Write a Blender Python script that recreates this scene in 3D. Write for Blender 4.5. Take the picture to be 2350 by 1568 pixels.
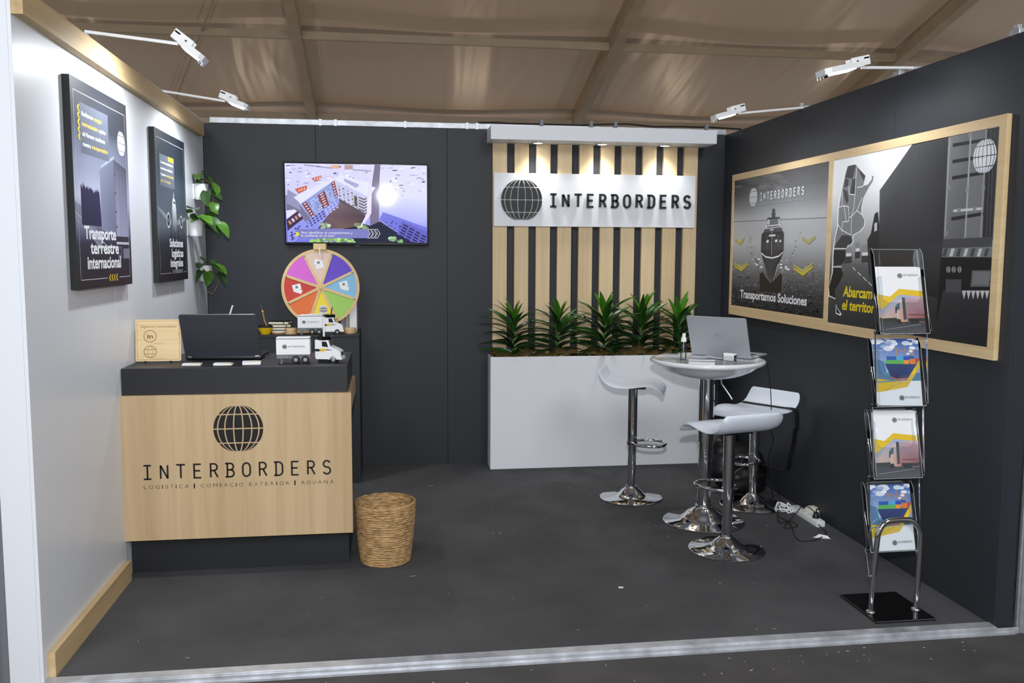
import bpy, bmesh, math, random
from mathutils import Vector, Matrix, Euler
V = Vector
PI = math.pi
for o in list(bpy.data.objects): bpy.data.objects.remove(o)
scn = bpy.context.scene
COL = scn.collection

# ------------------------------------------------------------------ camera
FPX, YAW, PITCH, ROLL = 2027.94, 0.141178, -0.09915, 0.003989
CAM = V((1.2442, -6.4511, 1.5592)); CX, CY = 1175.0, 784.0
FW = V((math.sin(YAW)*math.cos(PITCH), math.cos(YAW)*math.cos(PITCH), math.sin(PITCH)))
_r = V((math.cos(YAW), -math.sin(YAW), 0)); _u = _r.cross(FW)
RT = _r*math.cos(ROLL) + _u*math.sin(ROLL); UP = -_r*math.sin(ROLL) + _u*math.cos(ROLL)
cd = bpy.data.cameras.new('camera'); cam = bpy.data.objects.new('camera', cd); COL.objects.link(cam)
cd.sensor_width = 36; cd.sensor_fit = 'HORIZONTAL'; cd.lens = FPX/2350*36; cd.clip_start = .05
cam.matrix_world = Matrix(((RT.x, UP.x, -FW.x, CAM.x), (RT.y, UP.y, -FW.y, CAM.y), (RT.z, UP.z, -FW.z, CAM.z), (0, 0, 0, 1)))
scn.camera = cam
# ------------------------------------------------------------------ world, exposure
scn.view_settings.view_transform = 'Standard'; scn.view_settings.look = 'None'
scn.view_settings.gamma = 1; scn.view_settings.use_curve_mapping = False
scn.view_settings.exposure = 0.0
w = bpy.data.worlds.new('hall_light'); scn.world = w; w.use_nodes = True
w.node_tree.nodes['Background'].inputs[0].default_value = (0.86, 0.93, 1.0, 1)
w.node_tree.nodes['Background'].inputs[1].default_value = 0.36
LAMP_L, LAMP_R, DOWN_W, FLASH_W, WARM_W, FILL_W = 48.0, 16.0, 17.0, 340.0, 29.0, 1000.0
def light(name, kind, loc, energy, color=(1, 1, 1), radius=.05, direction=None, angle=120, blend=.5, parent=None):
    d = bpy.data.lights.new(name, kind); d.energy = energy; d.color = color; d.shadow_soft_size = radius
    if kind == 'SPOT': d.spot_size = math.radians(angle); d.spot_blend = blend
    o = bpy.data.objects.new(name, d); COL.objects.link(o); o.location = loc
    if direction is not None: o.rotation_euler = V(direction).to_track_quat('-Z', 'Y').to_euler()
    if parent: o.parent = parent
    return o
# the photographer's flash just above the lens (its shadows show on the planter behind the stools)
light('camera_flash', 'SPOT', CAM + V((0, 0, .24)), FLASH_W, (.96, .98, 1), .03, (.3, 1, -.12), 110, .5)

# added fill lights, hidden behind the back wall, to brighten the tent canvas
for _x in (-9.0, -5.0, -1.0, 3.0, 7.0, 11.0):
    light('canvas_fill_light', 'POINT', (_x, 10.4, 1.9), WARM_W, (1, .76, .53), .15)
    light('canvas_fill_light', 'POINT', (_x+2, 4.6, 1.9), WARM_W*1.15, (1, .93, .86), .15)
# added soft fill spots, unseen behind the camera, for more even frontal light
for _x in (-1.5, 4.5):
    light('front_fill_light', 'SPOT', (_x, -11.5, 6.2), FILL_W, (.95, .98, 1), 1.6, (1.5-_x, 11, -5.4), 90, .6)

# ------------------------------------------------------------------ pixel helpers (2350 x 1568 frame)
def ray(px, py): return FW + RT*((px-CX)/FPX) - UP*((py-CY)/FPX)
def onz(px, py, z=0.0): d = ray(px, py); return CAM + d*((z-CAM.z)/d.z)
def ony(px, py, y=0.0): d = ray(px, py); return CAM + d*((y-CAM.y)/d.y)
def onx(px, py, x=0.0): d = ray(px, py); return CAM + d*((x-CAM.x)/d.x)

# ------------------------------------------------------------------ materials
def lin(c):
    f = lambda v: v/12.92 if v <= .04045 else ((v+.055)/1.055)**2.4
    return tuple(f(x/255.0) for x in c)
MATS = {}
def base_mat(name):
    m = bpy.data.materials.new(name); m.use_nodes = True; MATS[name] = m
    return m, m.node_tree.nodes, m.node_tree.links, m.node_tree.nodes['Principled BSDF']
def mat(name, rgb, rough=.5, metal=0., spec=.5, coat=0., trans=0., ior=1.45, var=0., vscale=8., bump=0., bscale=200., sheen=0.):
    m, N, L, b = base_mat(name); c = lin(rgb) + (1,)
    b.inputs['Base Color'].default_value = c; b.inputs['Roughness'].default_value = rough
    b.inputs['Metallic'].default_value = metal; b.inputs['Specular IOR Level'].default_value = spec
    b.inputs['Coat Weight'].default_value = coat; b.inputs['Transmission Weight'].default_value = trans; b.inputs['IOR'].default_value = ior
    if sheen: b.inputs['Sheen Weight'].default_value = sheen
    tc = N.new('ShaderNodeTexCoord')
    if var:
        n = N.new('ShaderNodeTexNoise'); n.inputs['Scale'].default_value = vscale; n.inputs['Detail'].default_value = 5
        r = N.new('ShaderNodeValToRGB')
        r.color_ramp.elements[0].position = .3; r.color_ramp.elements[1].position = .7
        r.color_ramp.elements[0].color = tuple(x*(1-var) for x in c[:3]) + (1,); r.color_ramp.elements[1].color = tuple(min(1, x*(1+var)) for x in c[:3]) + (1,)
        L.new(tc.outputs['Object'], n.inputs['Vector']); L.new(n.outputs['Fac'], r.inputs[0]); L.new(r.outputs[0], b.inputs['Base Color'])
    if bump:
        n = N.new('ShaderNodeTexNoise'); n.inputs['Scale'].default_value = bscale; n.inputs['Detail'].default_value = 3
        bp = N.new('ShaderNodeBump'); bp.inputs['Strength'].default_value = bump; bp.inputs['Distance'].default_value = .002
        L.new(tc.outputs['Object'], n.inputs['Vector']); L.new(n.outputs['Fac'], bp.inputs['Height']); L.new(bp.outputs[0], b.inputs['Normal'])
    return m
def wood_mat(name, a, c, axis='Z', scale=1., rough=.5):
    m, N, L, b = base_mat(name)
    tc = N.new('ShaderNodeTexCoord'); mp = N.new('ShaderNodeMapping'); s = [38*scale]*3; s['XYZ'.index(axis)] = 1.1*scale
    mp.inputs['Scale'].default_value = s
    n = N.new('ShaderNodeTexNoise'); n.inputs['Scale'].default_value = 1; n.inputs['Detail'].default_value = 8; n.inputs['Roughness'].default_value = .65
    n2 = N.new('ShaderNodeTexNoise'); n2.inputs['Scale'].default_value = .22; n2.inputs['Detail'].default_value = 2
    mx = N.new('ShaderNodeMath'); mx.operation = 'ADD'; sc = N.new('ShaderNodeMath'); sc.operation = 'MULTIPLY'; sc.inputs[1].default_value = .5
    r = N.new('ShaderNodeValToRGB'); r.color_ramp.elements[0].position = .36; r.color_ramp.elements[1].position = .64
    r.color_ramp.elements[0].color = lin(a) + (1,); r.color_ramp.elements[1].color = lin(c) + (1,)
    L.new(tc.outputs['Object'], mp.inputs['Vector']); L.new(mp.outputs[0], n.inputs['Vector']); L.new(mp.outputs[0], n2.inputs['Vector'])
    L.new(n.outputs['Fac'], mx.inputs[0]); L.new(n2.outputs['Fac'], mx.inputs[1]); L.new(mx.outputs[0], sc.inputs[0])
    L.new(sc.outputs[0], r.inputs[0]); L.new(r.outputs[0], b.inputs['Base Color'])
    b.inputs['Roughness'].default_value = rough; b.inputs['Specular IOR Level'].default_value = .35
    bp = N.new('ShaderNodeBump'); bp.inputs['Strength'].default_value = .08; bp.inputs['Distance'].default_value = .001
    L.new(n.outputs['Fac'], bp.inputs['Height']); L.new(bp.outputs[0], b.inputs['Normal'])
    return m
def print_mat(name, rough, emit=0., spec=.5, coat=0.):
    m, N, L, b = base_mat(name); a = N.new('ShaderNodeAttribute'); a.attribute_name = 'Col'
    L.new(a.outputs['Color'], b.inputs['Base Color']); b.inputs['Roughness'].default_value = rough; b.inputs['Specular IOR Level'].default_value = spec
    b.inputs['Coat Weight'].default_value = coat; b.inputs['Coat Roughness'].default_value = .04
    if emit:
        mu = N.new('ShaderNodeMixRGB'); mu.blend_type = 'MULTIPLY'; mu.inputs[0].default_value = 1; mu.inputs[2].default_value = (.02, .02, .02, 1)
        L.new(a.outputs['Color'], mu.inputs[1]); L.new(mu.outputs[0], b.inputs['Base Color'])
        L.new(a.outputs['Color'], b.inputs['Emission Color']); b.inputs['Emission Strength'].default_value = emit
    return m
def emit_mat(name, rgb, s):
    m, N, L, b = base_mat(name); b.inputs['Emission Color'].default_value = lin(rgb) + (1,); b.inputs['Emission Strength'].default_value = s
    b.inputs['Base Color'].default_value = (.8, .8, .8, 1); return m
def clear_mat(name, tint=(255, 255, 255), rough=.02, ior=1.49, extra=0.):
    m = bpy.data.materials.new(name); m.use_nodes = True; MATS[name] = m; N = m.node_tree.nodes; L = m.node_tree.links
    N.remove(N['Principled BSDF']); t = N.new('ShaderNodeBsdfTransparent'); t.inputs[0].default_value = lin(tint) + (1,)
    g = N.new('ShaderNodeBsdfGlossy'); g.inputs['Roughness'].default_value = rough; f = N.new('ShaderNodeFresnel'); f.inputs[0].default_value = ior
    ad = N.new('ShaderNodeMath'); ad.operation = 'ADD'; ad.inputs[1].default_value = extra; ad.use_clamp = True
    mx = N.new('ShaderNodeMixShader'); L.new(f.outputs[0], ad.inputs[0]); L.new(ad.outputs[0], mx.inputs[0]); L.new(t.outputs[0], mx.inputs[1]); L.new(g.outputs[0], mx.inputs[2])
    L.new(mx.outputs[0], N['Material Output'].inputs['Surface']); return m

mat('panel_dark', (45, 48, 54), .5, spec=.4, bump=.05, bscale=900)
mat('panel_dark_desk', (38, 39, 43), .5, spec=.4, bump=.05, bscale=900)
mat('panel_edge', (24, 24, 26), .6)
mat('wall_white', (222, 225, 232), .33, spec=.45)
mat('white_lacquer', (230, 233, 239), .4, spec=.4)
mat('white_gloss', (232, 235, 240), .12, coat=.5)
mat('white_plastic', (235, 236, 238), .35)
mat('off_white', (225, 220, 205), .5)
mat('seat_white', (226, 233, 245), .38, spec=.4)
mat('chrome', (225, 225, 228), .05, metal=1.)
mat('chrome_dark', (120, 120, 124), .08, metal=1.)
mat('aluminium', (196, 199, 206), .34, metal=.6, var=.1, vscale=30)
mat('aluminium_worn', (196, 199, 206), .36, metal=.45, var=.25, vscale=14, bump=.1, bscale=60)
mat('black_plastic', (22, 22, 24), .4)
mat('black_gloss', (14, 14, 16), .12, coat=.5)
mat('black_rubber', (20, 20, 21), .7)
mat('black_leather', (20, 20, 21), .38, bump=.35, bscale=55)
mat('black_fabric', (18, 18, 19), .8)
mat('laptop_black', (64, 65, 74), .42, bump=.03, bscale=1200)
mat('laptop_silver', (172, 176, 182), .42, metal=.35, bump=.02, bscale=1500)
mat('logo_black', (22, 22, 23), .45)
mat('grey_plastic', (120, 123, 128), .45)
mat('yellow_plastic', (240, 196, 30), .4)
mat('yellow_paper', (226, 190, 50), .5)
mat('paper', (238, 238, 240), .6)
mat('cream_plastic', (226, 205, 160), .45)
mat('moss', (78, 64, 26), .95, var=.5, vscale=30)
mat('stem_green', (52, 92, 34), .5)
mat('leaf_dark', (20, 46, 19), .24, var=.35, vscale=14)
mat('leaf_mid', (34, 74, 22), .27, var=.3, vscale=14)
mat('leaf_young', (58, 112, 22), .3, var=.25, vscale=14)
mat('pothos_dark', (44, 76, 32), .36, var=.25, vscale=30)
mat('pothos_light', (70, 112, 36), .36, var=.25, vscale=30)
mat('pothos_stem', (150, 128, 80), .6)
mat('soil', (45, 35, 28), .9)
mat('cream_pages', (226, 220, 196), .7)
mat('tan_strap', (160, 125, 80), .6)
mat('grey_board', (150, 152, 156), .5)
mat('green_paper', (160, 205, 100), .6); mat('yellow_felt', (238, 216, 62), .6); mat('orange_paper', (224, 114, 60), .6); mat('red_paper', (200, 66, 58), .6)
mat('pink_paper', (214, 106, 208), .6); mat('peach_paper', (226, 200, 184), .6); mat('purple_paper', (104, 74, 200), .6); mat('blue_paper', (136, 192, 226), .6)
mat('steel_straw', (190, 190, 195), .2, metal=1.)
mat('tin_pin', (130, 130, 128), .35, metal=1.)
mat('window_dark', (40, 44, 50), .15)
mat('rubber_wheel', (30, 30, 32), .6)
mat('engraved', (150, 104, 52), .7)
mat('tent_frame', (160, 142, 118), .42, metal=.0, spec=.4, var=.1, vscale=3)
mat('hall_carpet', (74, 72, 71), .95, var=.18, vscale=5, bump=.6, bscale=500)
mat('liner', (238, 240, 242), .25)
wood_mat('oak', (182, 154, 116), (206, 180, 142), 'Z', 1.)
wood_mat('oak_light', (204, 178, 138), (226, 202, 164), 'Z', 1.)
wood_mat('oak_long', (176, 148, 108), (204, 178, 136), 'Y', 1.)
wood_mat('oak_frame', (204, 176, 132), (224, 198, 156), 'Y', 1.3)
wood_mat('ply', (212, 184, 138), (230, 206, 162), 'X', 1.2)
wood_mat('ply_edge', (178, 136, 92), (228, 200, 156), 'X', 5.)
wood_mat('beech', (212, 180, 126), (228, 198, 148), 'X', 1.)
print_mat('print_satin', .42, spec=.4); print_mat('print_gloss', .2, spec=.5); print_mat('print_paper', .45, spec=.4)
print_mat('screen', .05, 1.05, .22)
emit_mat('led_lens', (245, 250, 255), 30.); emit_mat('downlight_lens', (255, 255, 250), 14.)
mat('acrylic_edge', (226, 232, 236), .25)
clear_mat('acrylic', (250, 252, 253), .015, 1.49, .03); clear_mat('bottle_clear', (248, 251, 252), .02, 1.45, .05); clear_mat('liner_film', (240, 243, 246), .2, 1.5, .22)
def carpet():
    m, N, L, b = base_mat('carpet'); tc = N.new('ShaderNodeTexCoord')
    n = N.new('ShaderNodeTexNoise'); n.inputs['Scale'].default_value = 2.2; n.inputs['Detail'].default_value = 6; n.inputs['Roughness'].default_value = .6
    n2 = N.new('ShaderNodeTexNoise'); n2.inputs['Scale'].default_value = 260; n2.inputs['Detail'].default_value = 2
    r = N.new('ShaderNodeValToRGB'); r.color_ramp.elements[0].position = .3; r.color_ramp.elements[1].position = .75
    r.color_ramp.elements[0].color = lin((72, 72, 74)) + (1,); r.color_ramp.elements[1].color = lin((88, 88, 90)) + (1,)
    mx = N.new('ShaderNodeMixRGB'); mx.blend_type = 'OVERLAY'; mx.inputs[0].default_value = .5
    L.new(tc.outputs['Object'], n.inputs['Vector']); L.new(tc.outputs['Object'], n2.inputs['Vector']); L.new(n.outputs['Fac'], r.inputs[0])
    L.new(r.outputs[0], mx.inputs[1]); L.new(n2.outputs['Fac'], mx.inputs[2]); L.new(mx.outputs[0], b.inputs['Base Color'])
    bp = N.new('ShaderNodeBump'); bp.inputs['Strength'].default_value = .5; bp.inputs['Distance'].default_value = .003
    L.new(n2.outputs['Fac'], bp.inputs['Height']); L.new(bp.outputs[0], b.inputs['Normal'])
    b.inputs['Roughness'].default_value = .95; b.inputs['Specular IOR Level'].default_value = .15
carpet()
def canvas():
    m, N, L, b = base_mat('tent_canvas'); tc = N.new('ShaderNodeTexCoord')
    b.inputs['Base Color'].default_value = lin((206, 182, 158)) + (1,); b.inputs['Roughness'].default_value = .36; b.inputs['Specular IOR Level'].default_value = .5  # white canvas; the tint of warm light is painted into the base colour
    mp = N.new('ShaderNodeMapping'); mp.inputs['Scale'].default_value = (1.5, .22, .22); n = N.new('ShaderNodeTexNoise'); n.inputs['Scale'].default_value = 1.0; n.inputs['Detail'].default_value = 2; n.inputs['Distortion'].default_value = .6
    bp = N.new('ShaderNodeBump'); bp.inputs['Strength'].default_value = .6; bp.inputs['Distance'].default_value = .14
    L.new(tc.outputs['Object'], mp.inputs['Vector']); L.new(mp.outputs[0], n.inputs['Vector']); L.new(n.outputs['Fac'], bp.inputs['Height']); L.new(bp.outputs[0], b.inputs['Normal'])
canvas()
def rope():
    m, N, L, b = base_mat('seagrass'); tc = N.new('ShaderNodeTexCoord')
    mp = N.new('ShaderNodeMapping'); mp.inputs['Scale'].default_value = (.45, .45, 2.6)
    n = N.new('ShaderNodeTexNoise'); n.inputs['Scale'].default_value = 70; n.inputs['Detail'].default_value = 4
    r = N.new('ShaderNodeValToRGB'); r.color_ramp.elements[0].position = .3; r.color_ramp.elements[1].position = .68
    r.color_ramp.elements[0].color = lin((112, 80, 46)) + (1,); r.color_ramp.elements[1].color = lin((208, 170, 118)) + (1,)
    L.new(tc.outputs['Object'], mp.inputs['Vector']); L.new(mp.outputs[0], n.inputs['Vector']); L.new(n.outputs['Fac'], r.inputs[0]); L.new(r.outputs[0], b.inputs['Base Color'])
    bp = N.new('ShaderNodeBump'); bp.inputs['Strength'].default_value = .7; bp.inputs['Distance'].default_value = .004
    L.new(n.outputs['Fac'], bp.inputs['Height']); L.new(bp.outputs[0], b.inputs['Normal']); b.inputs['Roughness'].default_value = .75
rope()

# ------------------------------------------------------------------ object helpers
def tag(o, label=None, cat=None, group=None, kind=None):
    if label: o['label'] = label
    if cat: o['category'] = cat
    if group: o['group'] = group
    if kind: o['kind'] = kind
    return o
def thing(name, label, cat, loc=(0, 0, 0), rotz=0., group=None, rot=None):
    o = bpy.data.objects.new(name, None); COL.objects.link(o); o.location = loc; o.empty_display_size = .05
    o.rotation_euler = rot if rot else (0, 0, rotz)
    return tag(o, label, cat, group)
class MB:
    def __init__(s): s.v = []; s.f = []; s.m = []
    def add(s, vs, fs, mi=0, M=None):
        n = len(s.v); s.v += [(M @ V(q) if M else V(q)) for q in vs]; s.f += [[i+n for i in f] for f in fs]; s.m += [mi]*len(fs); return s
    def box(s, a, b, bev=0., mi=0, M=None):
        a, b = [min(x, y) for x, y in zip(a, b)], [max(x, y) for x, y in zip(a, b)]
        bm = bmesh.new(); bmesh.ops.create_cube(bm, size=1)
        for q in bm.verts: q.co = V([(a[i]+b[i])/2 + q.co[i]*(b[i]-a[i]) for i in range(3)])
        if bev: bmesh.ops.bevel(bm, geom=list(bm.edges), offset=min(bev, .49*min(b[i]-a[i] for i in range(3))), segments=2, affect='EDGES', profile=.6)
        bm.verts.index_update(); s.add([q.co.copy() for q in bm.verts], [[q.index for q in f.verts] for f in bm.faces], mi, M); bm.free(); return s
    def tube(s, pts, r, n=10, mi=0, closed=False, caps=True, M=None):
        pts = [V(p) for p in pts]; rs = r if isinstance(r, (list, tuple)) else [r]*len(pts); k = len(pts); vs = []; fs = []
        ref = None
        for i in range(k):
            a = pts[i-1] if (i > 0 or closed) else pts[i]; b = pts[(i+1) % k] if (i < k-1 or closed) else pts[i]
            t = (b-a); t = t.normalized() if t.length > 1e-9 else V((0, 0, 1))
            if ref is None: ref = V((0, 0, 1)) if abs(t.z) < .9 else V((1, 0, 0))
            x = (ref - t*ref.dot(t)); x = x.normalized() if x.length > 1e-6 else t.orthogonal().normalized(); y = t.cross(x); ref = x
            for j in range(n): q = 2*PI*j/n; vs.append(pts[i] + (x*math.cos(q) + y*math.sin(q))*rs[i])
        for i in range(k if closed else k-1):
            for j in range(n):
                a = i*n+j; b = i*n+(j+1) % n; i2 = (i+1) % k; fs.append([a, b, i2*n+(j+1) % n, i2*n+j])
        if caps and not closed: fs.append(list(range(n))[::-1]); fs.append([(k-1)*n+j for j in range(n)])
        return s.add(vs, fs, mi, M)
    def lathe(s, prof, n=32, mi=0, M=None, c=(0, 0, 0)):
        vs = []; fs = []; k = len(prof)
        for r, z in prof:
            for j in range(n): q = 2*PI*j/n; vs.append((c[0]+r*math.cos(q), c[1]+r*math.sin(q), c[2]+z))
        for i in range(k-1):
            for j in range(n): fs.append([i*n+j, i*n+(j+1) % n, (i+1)*n+(j+1) % n, (i+1)*n+j])
        if prof[0][0] > 1e-6: fs.append(list(range(n))[::-1])
        if prof[-1][0] > 1e-6: fs.append([(k-1)*n+j for j in range(n)])
        return s.add(vs, fs, mi, M)
    def prism(s, poly, z0, z1, mi=0, M=None):
        n = len(poly); vs = [(x, y, z0) for x, y in poly] + [(x, y, z1) for x, y in poly]
        fs = [list(range(n))[::-1], list(range(n, 2*n))] + [[i, (i+1) % n, n+(i+1) % n, n+i] for i in range(n)]
        return s.add(vs, fs, mi, M)
    def build(s, name, m, parent=None, smooth=0., loc=None, rot=None):
        me = bpy.data.meshes.new(name); me.from_pydata([tuple(q) for q in s.v], [], s.f)
        for x in (m if isinstance(m, (list, tuple)) else [m]): me.materials.append(MATS[x])
        if any(s.m): me.polygons.foreach_set('material_index', s.m)
        bm = bmesh.new(); bm.from_mesh(me); bmesh.ops.recalc_face_normals(bm, faces=list(bm.faces))
        if smooth:
            for f in bm.faces: f.smooth = True
            lim = math.radians(smooth)
            for e in bm.edges:
                if len(e.link_faces) == 2 and e.calc_face_angle(0) > lim: e.smooth = False
        bm.to_mesh(me); bm.free(); me.update()
        o = bpy.data.objects.new(name, me); COL.objects.link(o)
        if loc is not None: o.location = loc
        if rot is not None: o.rotation_euler = rot
        if parent is not None: o.parent = parent
        return o
def struct(o): o['kind'] = 'structure'; return o
def frame(O, U, W):   # local x -> U, y -> W, z -> U x W
    U = V(U).normalized(); W = V(W).normalized(); N = U.cross(W)
    return Matrix(((U.x, W.x, N.x, O[0]), (U.y, W.y, N.y, O[1]), (U.z, W.z, N.z, O[2]), (0, 0, 0, 1)))
def inst(o, parent, M=None):
    c = o.copy(); COL.objects.link(c); c.parent = parent
    if M is not None: c.matrix_local = M
    return c
def arc(cx, cy, rx, ry, a0, a1, n=8): return [(cx+rx*math.cos(math.radians(a0+(a1-a0)*i/n)), cy+ry*math.sin(math.radians(a0+(a1-a0)*i/n))) for i in range(n+1)]

# ------------------------------------------------------------------ lettering
_txt = {}
def text_geo(s, bold=0.):
    k = (s, bold)
    if k in _txt: return _txt[k]
    c = bpy.data.curves.new('txt', 'FONT'); c.body = s; c.size = 1; c.offset = bold; c.resolution_u = 3; c.fill_mode = 'FRONT'
    o = bpy.data.objects.new('txt', c); COL.objects.link(o); bpy.context.view_layer.update()
    e = o.evaluated_get(bpy.context.evaluated_depsgraph_get()); me = e.to_mesh()
    r = ([(q.co.x, q.co.y) for q in me.vertices], [list(p.vertices) for p in me.polygons]); e.to_mesh_clear()
    bpy.data.objects.remove(o); bpy.data.curves.remove(c); _txt[k] = r; return r
CAPH = max(y for x, y in text_geo('H')[0])
GLYPH = {
 'I': [[(.06, 1), (.54, 1)], [(.3, 1), (.3, 0)], [(.06, 0), (.54, 0)]],
 'N': [[(.08, 0), (.08, 1)], [(.52, 0), (.52, 1)], [(.09, .97), (.51, .03)]],
 'T': [[(.02, 1), (.58, 1)], [(.3, 1), (.3, 0)]],
 'E': [[(.54, 1), (.1, 1), (.1, 0), (.54, 0)], [(.1, .52), (.48, .52)]],
 'R': [[(.1, 0), (.1, 1), (.32, 1)] + arc(.32, .755, .2, .245, 90, -90) + [(.1, .51)], [(.32, .51), (.55, 0)]],
 'B': [[(-.02, 1), (.32, 1)] + arc(.32, .76, .19, .24, 90, -90) + [(.12, .52)], [(.32, .52)] + arc(.33, .26, .21, .26, 90, -90) + [(-.02, 0)], [(.12, 1), (.12, 0)]],
 'O': [arc(.3, .68, .24, .32, 0, 180) + arc(.3, .32, .24, .32, 180, 360) + [(.54, .68)]],
 'D': [[(-.02, 1), (.26, 1)] + arc(.26, .7, .28, .3, 90, 0) + arc(.26, .3, .28, .3, 0, -90) + [(-.02, 0)], [(.12, 1), (.12, 0)]],
 'S': [arc(.3, .755, .22, .245, 20, 180)[:-1] + arc(.3, .755, .22, .235, 180, 262) + arc(.3, .26, .23, .26, 82, 0) + arc(.3, .25, .23, .25, 0, -160)],
}
def ribbon(pl, w):
    n = len(pl); P = [V((x, y)) for x, y in pl]; Lf = []; Rt = []
    closed = (P[0]-P[-1]).length < 1e-4
    for i in range(n):
        a = P[i-1] if i else (P[-2] if closed else None); b = P[i+1] if i < n-1 else (P[1] if closed else None)
        ds = [(P[i]-a).normalized() if a is not None and (P[i]-a).length > 1e-6 else None, (b-P[i]).normalized() if b is not None and (b-P[i]).length > 1e-6 else None]
        ds = [d for d in ds if d is not None]; t = (ds[0]+ds[-1]); t = t.normalized() if t.length > .3 else ds[0]
        nn = V((-t.y, t.x)); k = 1/max(.45, nn.dot(V((-ds[0].y, ds[0].x)))); Lf.append(P[i]+nn*w/2*k); Rt.append(P[i]-nn*w/2*k)
    return Lf, Rt
def glyph_mesh(mb, ch, x0, y0, sx, sy, w, z0, z1, mi=0, M=None):
    for pl in GLYPH[ch]:
        Lf, Rt = ribbon([(x*sx, y*sy) for x, y in pl], w); n = len(Lf)
        vs = [(p.x+x0, p.y+y0, z) for z in (z1, z0) for p in Lf+Rt]; fs = []
        for i in range(n-1):
            fs += [[i, i+1, n+i+1, n+i], [2*n+i, 3*n+i, 3*n+i+1, 2*n+i+1], [i, 2*n+i, 2*n+i+1, i+1], [n+i, n+i+1, 3*n+i+1, 3*n+i]]
        fs += [[0, n, 3*n, 2*n], [n-1, 3*n-1, 4*n-1, 2*n-1]]
        mb.add(vs, fs, mi, M)
def globe_cells(R=1., gap=.045):
    ks = [-1.0, -.83, -.54, -.19, .19, .54, .83, 1.0]; ys = [-1, -.6, 0, .6, 1]; out = []
    for r in range(4):
        y0 = ys[r] + (gap/2 if r > 0 else .004); y1 = ys[r+1] - (gap/2 if r < 3 else .004)
        for c in range(7):
            n = 7; A = []; B = []
            for i in range(n+1):
                y = y0+(y1-y0)*i/n; q = math.sqrt(max(0, 1-y*y)); a = ks[c]*q + (gap/2 if c > 0 else 0); b = ks[c+1]*q - (gap/2 if c < 6 else 0)
                if b-a > .004: A.append((a*R, y*R)); B.append((b*R, y*R))
            if len(A) > 2: out.append(A+B[::-1])
    return out
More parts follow.
